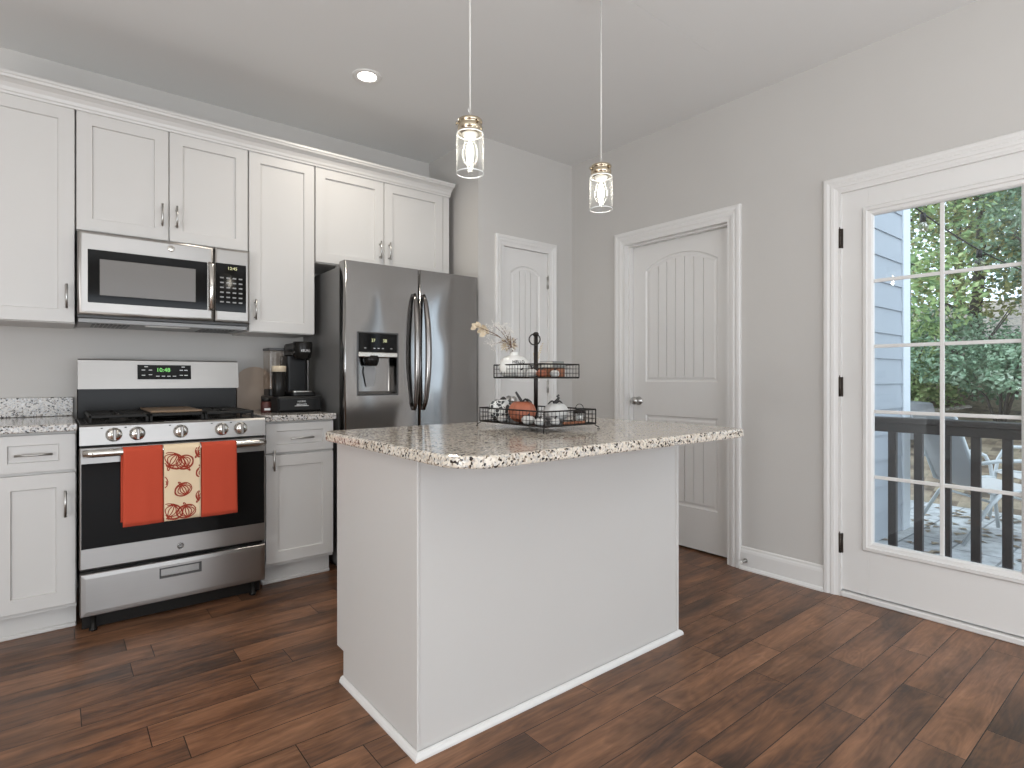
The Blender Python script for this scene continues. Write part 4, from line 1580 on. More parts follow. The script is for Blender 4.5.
b = B()
slab(b, 0.783, 2.148, 1.165, 2.115, 0.8805, 0.915, [0.13, 0.05, 0.05, 0.05], 0.007)
tag(b.build('island_countertop', 'granite'), 'polished cream and brown speckled granite top overhanging the white island', 'countertop')

# ------------------------------------------------------------------ pendants and recessed lights


def pendant(x, y, label):
    t = thing('pendant_light', label, 'pendant light', (x, y, ZC), 'glass pendants over the island')
    b = B()
    b.lathe([(0.060, ZC - 0.0005), (0.060, ZC - 0.018), (0.052, ZC - 0.024), (0.0, ZC - 0.025)], (x, y, 0), 28)
    b.build('canopy', 'nickel', t)
    b = B()
    b.cyl((x, y, 2.010), (x, y, ZC - 0.02), 0.0028, n=8)
    b.build('cord', 'cord', t)
    b = B()
    b.lathe([(0.0, 2.014), (0.012, 2.013), (0.014, 2.009), (0.040, 2.008), (0.043, 2.005), (0.043, 1.997), (0.040, 1.995), (0.040, 1.990), (0.043, 1.986), (0.043, 1.972), (0.040, 1.970), (0.040, 1.966), (0.042, 1.964), (0.042, 1.961), (0.0, 1.961)], (x, y, 0), 30)
    cap = b.build('cap', 'brass', t)
    for k in range(3):
        a = 0.6 + k * 2 * PI / 3
        b = B()
        c, s = math.cos(a), math.sin(a)
        b.cyl((x + 0.038 * c, y + 0.038 * s, 1.9925), (x + 0.046 * c, y + 0.046 * s, 1.9925), 0.003, n=8)
        b.cyl((x + 0.046 * c, y + 0.046 * s, 1.9925), (x + 0.050 * c, y + 0.050 * s, 1.9925), 0.006, n=10)
        b.build('thumbscrew', 'brass', cap)
    b = B()
    b.tube([(x + 0.008, y, 2.008), (x - 0.004, y - 0.012, 2.024), (x - 0.018, y - 0.012, 2.040), (x - 0.010, y - 0.012, 2.022), (x + 0.010, y + 0.006, 2.010)], 0.0016, 6)
    b.build('hanger_wire', 'nickel', cap)
    b = B()
    b.lathe([(0.027, 1.9605), (0.027, 1.956), (0.021, 1.950), (0.018, 1.944), (0.0, 1.944)], (x, y, 0), 24)
    sk = b.build('socket', 'ceramic', t)
    b = B()
    ro, zb_, zt_ = 0.0477, 1.8195, 1.9605
    b.lathe([(0.0385, zt_ + 0.0004), (0.0458, zt_), (ro, zt_ - 0.004), (ro, zb_ + 0.006)], (x, y, 0), 40, cap=False)
    sh = b.build('glass_shade', 'lampglass', t, recalc=True)
    b = B()
    b.tube([(x + (ro - 0.001) * math.cos(2 * PI * i / 40), y + (ro - 0.001) * math.sin(2 * PI * i / 40), zb_ + 0.004) for i in range(40)], 0.0020, 8, closed=True)
    b.build('glass_rim', 'rimglass', sh)
    b = B()
    b.tube([(x + (ro - 0.0025) * math.cos(2 * PI * i / 40), y + (ro - 0.0025) * math.sin(2 * PI * i / 40), zt_ - 0.001) for i in range(40)], 0.0020, 8, closed=True)
    b.build('glass_collar', 'rimglass', sh)
    b = B()
    b.lathe([(0.012, 1.9438), (0.014, 1.938), (0.022, 1.918), (0.0275, 1.895), (0.026, 1.873), (0.017, 1.857), (0.0, 1.851)], (x, y, 0), 24, cap=False)
    bu = b.build('bulb', 'bulbglass', t)
    b = B()
    b.lathe([(0.0, 1.858), (0.008, 1.862), (0.0125, 1.885), (0.0115, 1.908), (0.006, 1.930), (0.0, 1.934)], (x, y, 0), 12)
    b.build('filament', 'filament', bu)
    return t


pendant(1.120, 1.62, 'clear glass cylinder pendant with brass cap, nearer the fridge side, left of the pair')
pendant(1.788, 1.62, 'clear glass cylinder pendant with brass cap, nearer the white hall door, right of the pair')


def downlight(x, y, label, power):
    t = thing('recessed_light', label, 'ceiling light', (x, y, ZC - 0.004), 'recessed kitchen ceiling lights')
    b = B()
    prof = [(0.078, ZC - 0.0005), (0.078, ZC - 0.004), (0.072, ZC - 0.007), (0.060, ZC - 0.007), (0.050, ZC - 0.0035)]
    b.lathe(prof, (x, y, 0), 36, cap=False)
    b.build('trim_ring', 'trim', t)
    b = B()
    b.lathe([(0.0, ZC - 0.0030), (0.0505, ZC - 0.0032), (0.0505, ZC - 0.0006), (0.0, ZC - 0.0006)], (x, y, 0), 32)
    b.build('diffuser', 'led', t)
    d = bpy.data.lights.new('recessed_lamp', 'AREA')
    d.shape = 'DISK'
    d.size = 0.10
    d.energy = power
    d.color = (1.0, 0.93, 0.82)
    d.spread = R(150)
    o = bpy.data.objects.new('recessed_lamp', d)
    o.location = (0, 0, -0.006)
    C.objects.link(o)
    o.parent = t
    return t


downlight(1.33, 2.91, 'round recessed ceiling light glowing in front of the cabinets', 6)

# ------------------------------------------------------------------ tiered tray and what it holds
TX, TY, IZ = 1.513, 1.722, 0.915


def wire_tray(b, x0, x1, y0, y1, z0, z1, nx, ny, nz):
    R0 = 0.0024
    for z, r in ((z0, 0.003), (z1, 0.003)):
        for p, q in (((x0, y0), (x1, y0)), ((x1, y0), (x1, y1)), ((x1, y1), (x0, y1)), ((x0, y1), (x0, y0))):
            b.cyl((*p, z), (*q, z), r, n=6)
    for k in range(1, nz):
        z = z0 + (z1 - z0) * k / nz
        for p, q in (((x0, y0), (x1, y0)), ((x1, y0), (x1, y1)), ((x1, y1), (x0, y1)), ((x0, y1), (x0, y0))):
            b.cyl((*p, z), (*q, z), 0.0010, n=5)
    for i in range(nx + 1):
        x = x0 + (x1 - x0) * i / nx
        for y in (y0, y1):
            b.cyl((x, y, z0), (x, y, z1), R0 * (1 if i in (0, nx) else 0.45), n=5)
    for i in range(ny + 1):
        y = y0 + (y1 - y0) * i / ny
        for x in (x0, x1):
            b.cyl((x, y, z0), (x, y, z1), R0 * (1 if i in (0, ny) else 0.45), n=5)
    b.box(x0, x1, y0, y1, z0 - 0.004, z0, 0.001)


t = thing('tiered_tray', 'dark bronze two-tier wire tray stand with a ring handle on the island', 'tray', (TX, TY, IZ))
LZ0, LZ1 = 0.938, 0.992
LX0, LX1, LY0, LY1 = 1.377, 1.650, 1.523, 1.920
UX0, UX1, UY0, UY1 = 1.410, 1.612, 1.577, 1.866
UZ0, UZ1 = 1.117, 1.168
b = B()
wire_tray(b, LX0, LX1, LY0, LY1, LZ0, LZ1, 14, 20, 3)
b.build('lower_tray', 'bronze', t)
b = B()
wire_tray(b, UX0, UX1, UY0, UY1, UZ0, UZ1, 12, 17, 3)
b.build('upper_tray', 'bronze', t)
b = B()
b.cyl((TX, TY, LZ0 - 0.001), (TX, TY, 1.285), 0.0085, n=14)
b.lathe([(0.0085, 1.283), (0.012, 1.287), (0.012, 1.294), (0.007, 1.300), (0.0, 1.301)], (TX, TY, 0), 14)
b.lathe([(0.024, LZ0 - 0.0005), (0.022, LZ0 + 0.006), (0.0085, LZ0 + 0.010)], (TX, TY, 0), 16)
b.build('pole', 'bronze', t)
b = B()
ux, uy = 0.7785, -0.6277
b.tube([(TX - 0.012 + 0.022 * math.cos(2 * PI * i / 28) * ux, TY - 0.006 + 0.022 * math.cos(2 * PI * i / 28) * uy, 1.270 + 0.022 * math.sin(2 * PI * i / 28)) for i in range(28)], 0.0026, 8, closed=True)
b.build('ring_handle', 'bronze', t)
for (x, y, sx, sy) in ((LX0, LY0, -1, -1), (LX1, LY0, 1, -1), (LX1, LY1, 1, 1), (LX0, LY1, -1, 1)):
    b = B()
    b.tube([(x, y, LZ0), (x - sx * 0.002, y - sy * 0.002, LZ0 - 0.006), (x + sx * 0.010, y + sy * 0.008, IZ + 0.008), (x + sx * 0.005, y + sy * 0.004, IZ + 0.0028), (x + sx * 0.012, y + sy * 0.010, IZ + 0.0022)], 0.0022, 6)
    b.build('foot', 'bronze', t)


def pumpkin(x, y, z, r, h, mat, label, lobes=10, stem_pts=None, stem_r=0.006, name='pumpkin', group=None, leaf=None, cat='pumpkin'):
    t = thing(name, label, cat, (x, y, z), group)
    b = B()
    n = 60 if r > 0.03 else 36
    prof = []
    for i in range(15):
        a = -PI / 2 + PI * i / 14
        rr_ = r * (math.cos(a) ** 0.8 if math.cos(a) > 0 else 0)
        zz = h / 2 + h / 2 * math.sin(a)
        dip = 0.12 * h * math.exp(-(rr_ / (0.30 * r)) ** 2)
        if i > 7:
            zz -= dip
        prof.append((max(rr_, 0.0), zz + (0 if i > 1 else 0.0)))
    b.lathe(prof, (x, y, z), n, rib=lambda a: 1 - 0.075 * (1 - abs(math.sin(a * lobes / 2))) ** 2.0, cap=False)
    b.build('rind', mat, t)
    b = B()
    zt = z + h * 0.88
    sp = stem_pts or [(0, 0, 0), (0.0, 0.0, 0.35 * r), (0.08 * r, 0, 0.6 * r)]
    pts = [(x + p[0], y + p[1], zt + p[2] - 0.002) for p in sp]
    b.tube(pts, [stem_r * (1.5 - 0.7 * i / (len(pts) - 1)) for i in range(len(pts))], 8)
    b.build('stem', 'stem', t)
    if leaf:
        b = B()
        for (a, L) in leaf:
            c, s = math.cos(a), math.sin(a)
            rows = []
            for i in range(7):
                u = i / 6
                w = 0.42 * L * math.sin(PI * (0.08 + 0.92 * u)) ** 0.7 * (1 - 0.25 * (i % 2))
                zz = zt + 0.006 + 0.012 * math.sin(PI * u) - 0.004 * u
                px_, py_ = x + c * L * u, y + s * L * u
                rows.append([(px_ - s * w, py_ + c * w, zz - 0.004), (px_, py_, zz + 0.002), (px_ + s * w, py_ - c * w, zz - 0.004)])
            b.loops(rows, 0, False, closed=False)
        b.build('leaf', 'stem', t)
    return t


LF = LZ0 + 0.0005
UF = UZ0 + 0.0005
pumpkin(1.443, 1.862, LF, 0.052, 0.092, 'pump_leaf', 'white fabric pumpkin with dark leaf print in the lower tray', 8, [(0, 0, 0), (0.006, -0.004, 0.010), (0.012, -0.008, 0.014)], 0.006, leaf=[(0.2, 0.03), (-0.9, 0.026)])
pumpkin(1.4455, 1.728, LF, 0.056, 0.088, 'pump_orange', 'orange pumpkin with a long dark stem in the lower tray', 10, [(0, 0, 0), (-0.004, 0.004, 0.014), (-0.012, 0.010, 0.030), (-0.018, 0.014, 0.042), (-0.020, 0.014, 0.046)], 0.0045, leaf=[(-0.9, 0.040), (-0.2, 0.032)])
pumpkin(1.577, 1.672, LF, 0.051, 0.078, 'pump_white', 'white ribbed pumpkin with curly dark stem in the lower tray', 12, [(0, 0, 0), (-0.006, 0.004, 0.010), (0.004, -0.002, 0.020), (0.010, -0.006, 0.030), (0.004, -0.002, 0.036), (0.012, -0.006, 0.040)], 0.005, leaf=[(2.6, 0.034), (-0.5, 0.030)])
# mini pumpkins
minis_low = [(1.402, 1.800, 0.020, 'leftmost mini white pumpkin in the lower tray, before the leaf-print pumpkin'),
             (1.402, 1.640, 0.026, 'largest mini white pumpkin in the lower tray, before the orange pumpkin'),
             (1.405, 1.578, 0.020, 'mini white pumpkin at the front corner of the lower tray'),
             (1.463, 1.5555, 0.019, 'mini white pumpkin in the lower tray, right of its front corner')]
for x, y, r, lab in minis_low:
    pumpkin(x, y, LF, r, r * 1.35, 'pump_white', lab, 8, [(0, 0, 0), (0.002, 0, 0.008), (0.006, -0.003, 0.012)], 0.0032, group='mini white pumpkins in the lower tray')
# lantern shaped wire cloche
t = thing('mini_lantern', 'tiny dark wire lantern at the right end of the lower tray', 'lantern', (1.615, 1.580, LF))
b = B()
x, y = 1.613, 1.575
b.lathe([(0.026, 0.0), (0.026, 0.006), (0.022, 0.008)], (x, y, LF), 20)
b.lathe([(0.026, 0.038), (0.026, 0.044), (0.016, 0.054), (0.006, 0.058), (0.0, 0.058)], (x, y, LF), 20)
b.build('frame', 'bronze', t)
b = B()
for k in range(8):
    a = k * PI / 4
    b.cyl((x + 0.024 * math.cos(a), y + 0.024 * math.sin(a), LF + 0.006), (x + 0.024 * math.cos(a), y + 0.024 * math.sin(a), LF + 0.040), 0.0012, n=5)
b.tube([(x + 0.016 * math.cos(PI * i / 10) * ux, y + 0.016 * math.cos(PI * i / 10) * uy, LF + 0.054 + 0.020 * math.sin(PI * i / 10)) for i in range(11)], 0.0014, 6)
b.build('cage', 'bronze', t)
b = B()
b.lathe([(0.014, 0.0), (0.014, 0.026), (0.0, 0.027)], (x, y, LF + 0.007), 16)
b.build('candle', 'ceramic', t)


def bead_string(pts, r, label, name='bead_garland'):
    b = B()
    for p in pts:
        b.lathe([(0.0, -r), (r * 0.7, -r * 0.7), (r, 0), (r * 0.7, r * 0.7), (0.0, r)], p, 10, cap=False)
    b.tube(pts, 0.0008, 5)
    o = b.build(name, 'bead')
    return tag(o, label, 'garland')


pts = [(1.397 + 0.0115 * k * 0 + (0.0), 1.535, LF) for k in range(0)]
for k in range(17):
    pts.append((1.486 + 0.0088 * k if k < 12 else 1.486 + 0.0088 * 12, 1.532 + 0.002 * math.sin(k), LF + 0.0062))
pts = pts[:13]
bead_string(pts, 0.006, 'orange wooden bead garland along the front of the lower tray')

# vase with dried flowers, upper tray
VX, VY = 1.468, 1.806
t = thing('vase', 'round white vase lettered HELLO on the upper tray', 'vase', (VX, VY, UF))
b = B()
vprof = [(0.034, 0.0), (0.050, 0.008), (0.062, 0.028), (0.0645, 0.046), (0.057, 0.068), (0.040, 0.083), (0.022, 0.090), (0.017, 0.095), (0.018, 0.104), (0.0155, 0.104), (0.014, 0.095), (0.0, 0.085)]
b.lathe(vprof, (VX, VY, UF), 36)
vb = b.build('vase_body', 'ceramic', t)
b = B()


def on_vase(x, y):
    z = 0.0615 + y
    import bisect
    r = 0.0585
    for (r0, z0), (r1, z1) in zip(vprof[:7], vprof[1:8]):
        if z0 <= z <= z1:
            r = r0 + (r1 - r0) * (z - z0) / (z1 - z0)
    a = math.atan2(-0.80, -0.30) + x / 0.060
    return (VX + (r + 0.0013) * math.cos(a), VY + (r + 0.0013) * math.sin(a), UF + z)


b.text('HELLO', on_vase, 0.0175, bold=0.0006)
b.build('vase_lettering', 'darkgrey', vb)

t = thing('dried_flowers', 'spray of dried cream flowers and twigs standing in the white vase', 'flowers', (VX, VY, UF + 0.10))
rr = random.Random(11)
b = B()
cr = Vector((0.7785, -0.6277, 0))          # towards picture right
up = Vector((0, 0, 1))
fw = Vector((0.628, 0.7785, 0))
base_ = Vector((VX, VY, UF + 0.086))
head = base_ + up * 0.045 + cr * (-0.018)
ends = []
stem_targets = [(-0.155, 0.125), (-0.118, 0.100), (-0.095, 0.050), (-0.065, 0.135), (-0.04, 0.125), (-0.02, 0.10), (-0.085, 0.128), (-0.06, 0.06), (-0.13, 0.115)]
for (dx, dz) in stem_targets:
    e = base_ + cr * dx + up * dz + fw * rr.uniform(-0.03, 0.03)
    mid = base_ + cr * (-0.012) + up * 0.045 + fw * rr.uniform(-0.006, 0.006)
    q = (mid + e) / 2 + up * 0.010
    b.tube([base_, mid, q, e], [0.0013, 0.0016, 0.0012, 0.0007], 5)
    ends.append((mid, q, e))
b.build('stems', 'twig', t)
b = B()
for k in range(170):                          # the dense dried head
    d = Vector((rr.gauss(0, 1), rr.gauss(0, 1), rr.gauss(0, 1))).normalized()
    c = head + cr * (-0.002) + Vector((d.x * 0.026, d.y * 0.026, d.z * 0.030 + 0.006)) * rr.uniform(0.6, 1.0)
    L = rr.uniform(0.010, 0.018)
    s = d.orthogonal().normalized() * 0.0045
    b._add([c - s, c + s, c + d * L + s * 0.2, c + d * L - s * 0.2], [(0, 1, 2, 3)], rr.choice((0, 0, 1, 2)))
b.build('seed_head', ['straw', 'twig', 'bud'], t, recalc=False)
b = B()
for (mid, q, e) in ends[2:]:
    for k in range(26):
        u = rr.uniform(0.35, 1.05)
        p = q.lerp(e, u) if u > 0.3 else mid.lerp(q, u)
        p = p + Vector((rr.gauss(0, 0.013), rr.gauss(0, 0.013), rr.gauss(0, 0.013)))
        r_ = rr.uniform(0.0016, 0.0034)
        b.lathe([(0.0, -r_), (r_, 0), (0.0, r_)], tuple(p), 6, cap=False)
        b.cyl(tuple(p), tuple(q.lerp(e, min(1, max(0, u - 0.08)))), 0.0004, n=3, cap=False)
b.build('buds', 'bud', t)
b = B()
for (mid, q, e) in ends[:2] + ends[8:9]:
    for s_ in (-1, 1, 0):
        d = ((e - q).normalized() + up * (0.9 * s_) + fw * rr.uniform(-0.5, 0.5)).normalized()
        c = e - (e - q) * 0.12 * (1 + s_)
        w = fw.cross(d).normalized()
        L, W = 0.030, 0.010
        rows = []
        for i in range(6):
            u = i / 5
            ww = W * math.sin(PI * min(0.97, 0.05 + 0.95 * u)) ** 0.7
            pc = c + d * L * u + fw * 0.006 * math.sin(PI * u)
            rows.append([pc - w * ww, pc + fw * 0.003, pc + w * ww])
        b.loops(rows, 0, False, closed=False)
b.build('petals', 'straw', t, recalc=False)


def book(x0, x1, y0, y1, z0, z1, label):
    t = thing('book', label, 'book', ((x0 + x1) / 2, (y0 + y1) / 2, z0), 'small books on the upper tray')
    b = B()
    th = 0.0018
    b.box(x0, x1, y0, y1, z0, z0 + th, 0.0005)
    b.box(x0, x1, y0, y1, z1 - th, z1, 0.0005)
    b.box(x0, x1, y0, y0 + th, z0 + th, z1 - th)
    b.build('cover', 'book', t)
    b = B()
    b.box(x0 + 0.002, x1 - 0.002, y0 + th, y1 - 0.002, z0 + th, z1 - th)
    b.build('pages', 'paper', t)


book(1.530, 1.602, 1.640, 1.736, UF + 0.0385, UF + 0.0525, 'grey book, lower of the two stacked on the upper tray')
book(1.535, 1.596, 1.645, 1.726, UF + 0.053, UF + 0.0645, 'smaller grey book, upper of the two stacked on the upper tray')
t = thing('wooden_block', 'little rust brown block under the grey books on the upper tray', 'block', (1.57, 1.65, UF))
b = B()
b.box(1.532, 1.600, 1.643, 1.733, UF, UF + 0.038, 0.002)
b.build('block_body', 'bead', t)
minis_up = [(1.436, 1.722, 0.020, 'pump_white', 'white mini pumpkin on the upper tray, before the vase'),
            (1.437, 1.660, 0.022, 'pump_white', 'white mini pumpkin on the upper tray, left of its front corner'),
            (1.440, 1.607, 0.020, 'pump_orange', 'orange mini pumpkin at the front corner of the upper tray'),
            (1.503, 1.601, 0.019, 'pump_white', 'white mini pumpkin on the upper tray, before the books')]
for x, y, r, m, lab in minis_up:
    pumpkin(x, y, UF, r, r * 1.5, m, lab, 8, [(0, 0, 0), (0.002, 0, 0.008), (0.007, -0.004, 0.012)], 0.0034, group='mini pumpkins on the upper tray')
b = B()
for k in range(4):
    a = 0.25 * k - 0.3
    e = Vector((1.560, 1.765, UF)) + cr * (0.02 * math.sin(a * 2)) + up * (0.10 + 0.012 * k)
    b.tube([(1.560, 1.775, UF + 0.002), (1.561 + 0.002 * k, 1.775, UF + 0.05), tuple(e)], [0.0012, 0.001, 0.0005], 5)
    for j in range(7):
        u = 0.35 + 0.65 * j / 6
        p = Vector((1.561, 1.775, UF + 0.05)).lerp(e, u)
        d = (cr * rr.choice((-1, 1)) + up * 0.8 + fw * rr.uniform(-0.4, 0.4)).normalized()
        w = fw.cross(d).normalized() * 0.0022
        b._add([p, p + d * 0.006 + w, p + d * 0.013, p + d * 0.006 - w], [(0, 1, 2, 3)])
tag(b.build('grass_sprig', 'straw', None, recalc=False), 'thin dried grass sprig beside the pole on the upper tray', 'sprig')

# ------------------------------------------------------------------ outside the patio door
GZ = -0.12
b = B()
b.box(XR + 0.15, 4.12, -1.6, 1.60, GZ, -0.03, 0.003)
struct(b.build('porch_floor', 'deck'), 'pale porch floor outside the patio door', 'porch')
b = B()
b.box(3.24, 6.9, -4.0, 4.0, GZ - 0.1, GZ)
struct(b.build('patio_ground', 'pavers'), 'pale stone paver patio outside', 'patio')
# bank of leaf litter rising behind the patio
b = B()
nx, ny = 30, 26
rows = []
for i in range(nx):
    x = 6.7 + 15.3 * i / (nx - 1)
    row = []
    for j in range(ny):
        y = -6 + 16 * j / (ny - 1)
        u = (x - 6.7) / 15.3
        row.append((x, y, GZ - 0.02 + 3.6 * u ** 0.85 + 0.10 * math.sin(1.7 * x + y) * min(1, u * 4) + 0.05 * math.sin(3.1 * y) * min(1, u * 4)))
    rows.append(row)
b.loops(rows, 0, True, closed=False)
struct(b.build('hillside', 'litter'), 'leaf-strewn bank rising behind the patio', 'ground')
# scattered fallen leaves
b = B()
rl = random.Random(4)
for k in range(900):
    x, y = rl.uniform(4.4, 6.65), rl.uniform(-0.5, 3.2)
    if rl.random() > ((x - 3.6) / 4) ** 1.5:
        continue
    a = rl.uniform(0, 6.28)
    L, W = rl.uniform(0.03, 0.06), rl.uniform(0.015, 0.03)
    c, s = math.cos(a), math.sin(a)
    z = GZ + 0.003
    b._add([(x - c * L, y - s * L, z), (x - s * W, y + c * W, z + 0.008), (x + c * L, y + s * L, z + 0.002), (x + s * W, y - c * W, z + 0.010)], [(0, 1, 2, 3)])
tag(b.build('fallen_leaves', 'litter', None, recalc=False), 'brown fallen leaves scattered over the stone patio', 'leaves', kind='stuff')

# house wall with lap siding
HY, HX0, HX1 = 1.60, XR + 0.15, 5.34
b = B()
b.box(HX0, HX1, HY + 0.02, HY + 0.15, GZ, 5.2)
b.box(HX0, HX1, HY - 0.004, HY + 0.02, GZ, GZ + 0.22, 0.003)
z = GZ + 0.22
while z < 5.0:
    b.prism([(HY + 0.02, z), (HY - 0.014, z), (HY - 0.002, z + 0.196), (HY + 0.02, z + 0.196)], lambda p: (HX0, p[0], p[1]), lambda p: (HX1, p[0], p[1]))
    z += 0.194
struct(b.build('wall_exterior', 'siding'), 'pale blue-grey lap siding of the house outside the patio door', 'siding wall')
b = B()
b.box(HX1, HX1 + 0.16, HY - 0.022, HY + 0.15, GZ, 5.2, 0.004)
b.box(HX1 + 0.12, HX1 + 0.16, HY + 0.15, HY + 0.28, GZ, 5.2, 0.004)
struct(b.build('trim_6', 'exttrim'), 'white corner board at the end of the lap siding', 'corner board')

# porch railing
t = thing('porch_railing', 'dark brown wooden railing with square balusters outside the patio door', 'railing', (4.0, 0.3, -0.03))
b = B()
b.box(3.955, 4.045, -1.5, HY - 0.016, 0.84, 0.875, 0.004)
b.box(3.978, 4.018, -1.5, HY - 0.016, 0.785, 0.84, 0.003)
b.build('top_rail', 'rail', t)
b = B()
b.box(3.978, 4.018, -1.5, HY - 0.016, 0.02, 0.075, 0.003)
b.build('bottom_rail', 'rail', t)
for k in range(21):
    y = 1.239 + 0.1345 * 2 - 0.1345 * k
    b = B()
    b.box(3.980, 4.016, y - 0.021, y + 0.021, 0.075, 0.785, 0.002)
    b.build('baluster', 'rail', t)
for y in (-1.46, HY - 0.06):
    b = B()
    b.box(3.955, 4.045, y - 0.043, y + 0.043, -0.03, 0.84, 0.003)
    b.build('post', 'rail', t)


def patio_chair(label):
    t = thing('patio_chair', label, 'chair', (0, 0, 0), 'patio chairs behind the railing')
    t['_base'] = (0, 0, 0)
    for s in (-1, 1):
        b = B()
        y = s * 0.28
        b.tube([(0.30, y, 0.012), (0.27, y, 0.30), (0.24, y, 0.52), (0.20, y, 0.60), (0.12, y, 0.635), (-0.10, y, 0.63), (-0.28, y, 0.60)], 0.014, 8)
        b.build('arm', 'chairmetal', t)
        b = B()
        b.tube([(-0.34, y, 0.012), (-0.16, y, 0.30), (-0.05, y, 0.42)], 0.014, 8)
        b.build('leg', 'chairmetal', t)
        b = B()
        b.tube([(0.26, y * 0.92, 0.42), (0.20, y * 0.92, 0.43), (-0.12, y * 0.92, 0.39), (-0.20, y * 0.92, 0.42), (-0.38, y * 0.92, 0.95)], 0.013, 8)
        b.build('seat_rail', 'chairmetal', t)
    b = B()
    prof = [(0.27, 0.415), (0.20, 0.43), (0.05, 0.405), (-0.12, 0.39), (-0.19, 0.43), (-0.26, 0.60), (-0.33, 0.80), (-0.38, 0.94)]
    b.loops([[(x, -0.255, z) for x, z in prof], [(x, 0.255, z) for x, z in prof]], 0, True, closed=False)
    b.loops([[(x - 0.003, -0.255, z - 0.004) for x, z in prof], [(x - 0.003, 0.255, z - 0.004) for x, z in prof]], 0, True, closed=False)
    b.build('sling', 'sling', t)
    b = B()
    b.cyl((-0.38, -0.258, 0.945), (-0.38, 0.258, 0.945), 0.013, n=8)
    b.cyl((0.27, -0.28, 0.30), (0.27, 0.28, 0.30), 0.010, n=8)
    b.cyl((-0.14, -0.28, 0.33), (-0.14, 0.28, 0.33), 0.010, n=8)
    b.build('crossbar', 'chairmetal', t)
    return t


c1 = patio_chair('pale framed patio chair showing its taupe sling back behind the railing')
c1.location = (5.60, 1.12, GZ)
c1.rotation_euler = (0, 0, R(-44))
c2 = copy_tree(c1)
c2['label'] = 'pale framed patio chair, farther right behind the railing, its curved arm towards the first chair'
c2.location = (6.35, 0.84, GZ)
c2.rotation_euler = (0, 0, R(125))

# low stone wall and string light
rk = random.Random(5)
b = B()
rb = []
for (sc, z) in ((0.8, 0.0), (1.0, 0.12), (1.0, 0.34), (0.93, 0.43)):
    rb.append([(8.2 + 0.75 * sc * math.cos(2 * PI * i / 11) * (1 + 0.08 * math.sin(3 * i)), 2.42 + 0.24 * sc * math.sin(2 * PI * i / 11) * (1 + 0.08 * math.cos(2 * i)), 0.38 + z + 0.015 * math.sin(5 * i + z * 9)) for i in range(11)])
b.loops(rb, 0, False, True, True)
tag(b.build('boulder', 'stone'), 'flat grey boulder on the bank just above the railing', 'rock')
t = thing('string_light', 'black outdoor string light with clear bulbs sagging from the house corner', 'string light', (5.6, 1.62, 2.2))
b = B()
A0, A1 = Vector((5.50, 1.575, 2.55)), Vector((9.4, 0.6, 2.2))
cat = [A0.lerp(A1, i / 24) - Vector((0, 0, 0.26 * 4 * (i / 24) * (1 - i / 24))) for i in range(25)]
b.tube(cat, 0.007, 6)
b.build('cable', 'black', t)
for i in (1, 6, 11, 16, 21):
    p = cat[i]
    b = B()
    b.cyl(p, p - Vector((0, 0, 0.07)), 0.020, 0.024, 10)
    s_ = b.build('lamp_socket', 'black', t)
    b = B()
    b.lathe([(0.016, -0.07), (0.034, -0.10), (0.040, -0.125), (0.030, -0.15), (0.0, -0.16)], tuple(p), 14, cap=False)
    b.build('lamp_bulb', 'water', s_)


# trees and shrubs
def hill_z(x, y):
    if x < 6.7:
        return GZ
    u = (x - 6.7) / 15.3
    return GZ - 0.02 + 3.6 * u ** 0.85 + 0.10 * math.sin(1.7 * x + y) * min(1, u * 4) + 0.05 * math.sin(3.1 * y) * min(1, u * 4)


def leaves(b, blobs, n, size, rg):
    tot = sum(q[3] * q[4] for q in blobs)
    for (cx, cy, cz, rx, rz) in blobs:
        for k in range(int(n * rx * rz / tot)):
            d = Vector((rg.gauss(0, 1), rg.gauss(0, 1), rg.gauss(0, 1))).normalized()
            f = rg.uniform(0.35, 1.0) ** 0.5
            c = Vector((cx + d.x * rx * f, cy + d.y * rx * f, cz + d.z * rz * f))
            L = size * rg.uniform(0.6, 1.3)
            ax = Vector((rg.gauss(0, 1), rg.gauss(0, 1), rg.gauss(0, 0.5) - 0.4)).normalized()
            w = ax.orthogonal().normalized()
            w.rotate(Matrix.Rotation(rg.uniform(0, 6.28), 3, ax))
            nrm = ax.cross(w) * (L * 0.12)
            b._add([c, c + ax * L * 0.5 + w * L * 0.30 + nrm, c + ax * L, c + ax * L * 0.5 - w * L * 0.30 + nrm], [(0, 1, 2), (0, 2, 3)])


def tree(x, y, h, r, mat, label, seed, n=3500, size=0.10, trunk=0.10, low=0.25, lean=0.0):
    rg = random.Random(seed)
    z0 = hill_z(x, y) - 0.05
    t = thing('tree', label, 'tree', (x, y, z0), 'trees behind the patio')
    b = B()
    pts = [(x + lean * i / 5 + rg.gauss(0, 0.04), y + rg.gauss(0, 0.04), z0 + h * 0.85 * i / 5) for i in range(6)]
    pts[0] = (x, y, z0)
    b.tube(pts, [trunk * (1 - 0.14 * i) for i in range(6)], 9)
    tips = []
    for k in range(9):
        p = Vector(pts[1 + k % 5])
        a = rg.uniform(0, 6.28)
        e = p + Vector((math.cos(a) * r * 0.8, math.sin(a) * r * 0.8, r * rg.uniform(0.2, 0.8)))
        b.tube([p, (p + e) / 2 + Vector((0, 0, 0.1)), e], [trunk * 0.35, trunk * 0.22, trunk * 0.08], 6)
        tips.append(e)
    b.build('trunk', 'bark', t)
    b = B()
    blobs = [(e.x, e.y, e.z, r * rg.uniform(0.35, 0.6), r * rg.uniform(0.3, 0.5)) for e in tips]
    blobs += [(x + rg.gauss(0, r * 0.3), y + rg.gauss(0, r * 0.3), z0 + h * rg.uniform(low, 1.0), r * 0.6, r * 0.5) for _ in range(6)]
    leaves(b, blobs, n, size, rg)
    b.build('foliage', mat, t, recalc=False)


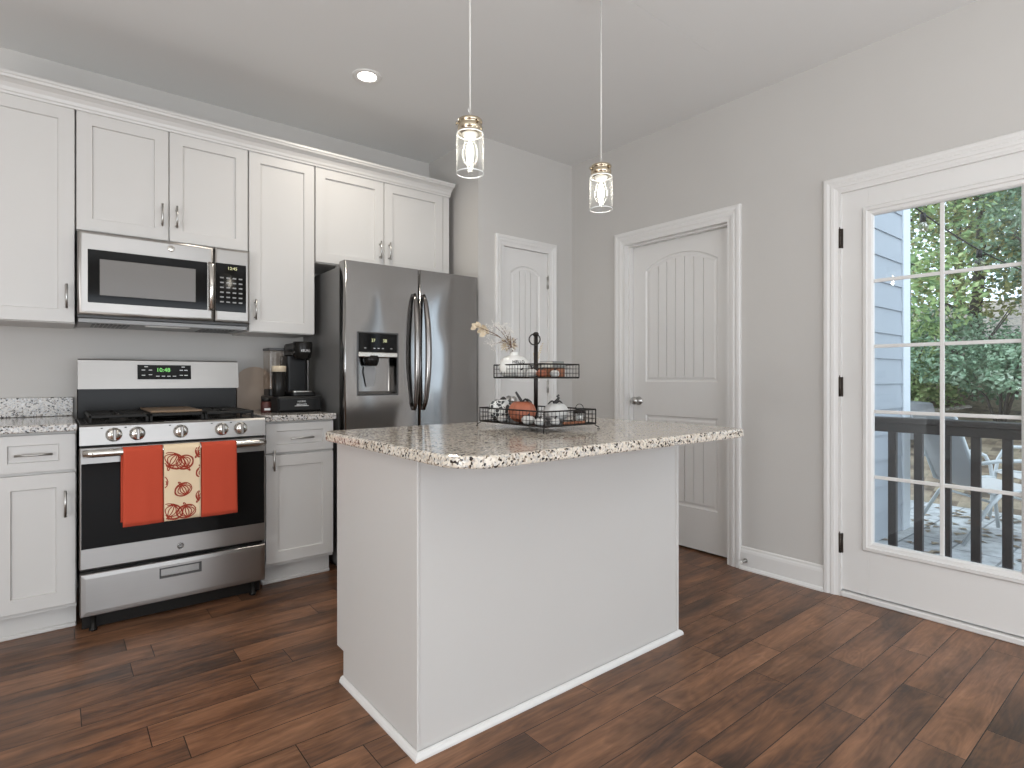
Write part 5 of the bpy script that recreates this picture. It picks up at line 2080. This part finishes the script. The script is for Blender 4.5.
def shrub(x, y, r, h, mat, label, seed, n=1800, size=0.07):
    rg = random.Random(seed)
    z0 = hill_z(x, y) - 0.05
    t = thing('shrub', label, 'shrub', (x, y, z0), 'shrubs behind the patio')
    b = B()
    for k in range(7):
        a = rg.uniform(0, 6.28)
        e = (x + math.cos(a) * r * 0.6, y + math.sin(a) * r * 0.6, z0 + h * rg.uniform(0.6, 0.95))
        b.tube([(x, y, z0), (x + math.cos(a) * r * 0.2, y + math.sin(a) * r * 0.2, z0 + h * 0.4), e], [0.022, 0.015, 0.006], 6)
    b.build('branches', 'bark', t)
    b = B()
    blobs = [(x + rg.gauss(0, r * 0.4), y + rg.gauss(0, r * 0.4), z0 + h * rg.uniform(0.3, 0.85), r * 0.55, h * 0.3) for _ in range(8)]
    leaves(b, blobs, n, size, rg)
    b.build('foliage', mat, t, recalc=False)


shrub(9.25, 2.75, 0.75, 1.25, 'leaf_a', 'bright green shrub next to the corner board, seen low in the glass', 21, 5200)
shrub(9.0, 1.65, 0.8, 1.1, 'leaf_b', 'blue-green shrub behind the patio chairs', 22, 5200)
shrub(9.8, 0.7, 0.9, 1.3, 'leaf_a', 'bright green shrub at the right of the glass', 23, 4400)
shrub(10.4, 2.3, 0.9, 1.2, 'leaf_b', 'blue-green shrub higher on the bank', 24, 3000)
tree(10.0, 2.9, 4.6, 1.5, 'leaf_a', 'bright green tree beside the corner board', 31, 8000, lean=-0.2)
tree(11.6, 2.35, 5.4, 1.6, 'leaf_c', 'yellow-green autumn tree in the middle of the glass', 32, 7500)
tree(11.2, 1.2, 5.0, 1.5, 'leaf_b', 'blue-green tree at the right of the glass', 33, 7500, trunk=0.14)
tree(14.2, 3.3, 6.2, 1.9, 'leaf_b', 'tall blue-green tree high on the bank', 34, 6500, 0.13)
tree(14.6, 1.4, 6.6, 1.9, 'leaf_a', 'tall bright green tree at the top of the bank', 35, 6500, 0.13)
tree(12.8, 4.4, 5.6, 1.7, 'leaf_a', 'bright green tree farthest left, behind the house corner', 36, 2400)
tree(12.2, -0.4, 5.6, 1.7, 'leaf_c', 'yellow autumn tree farthest right, beyond the patio', 37, 2400)
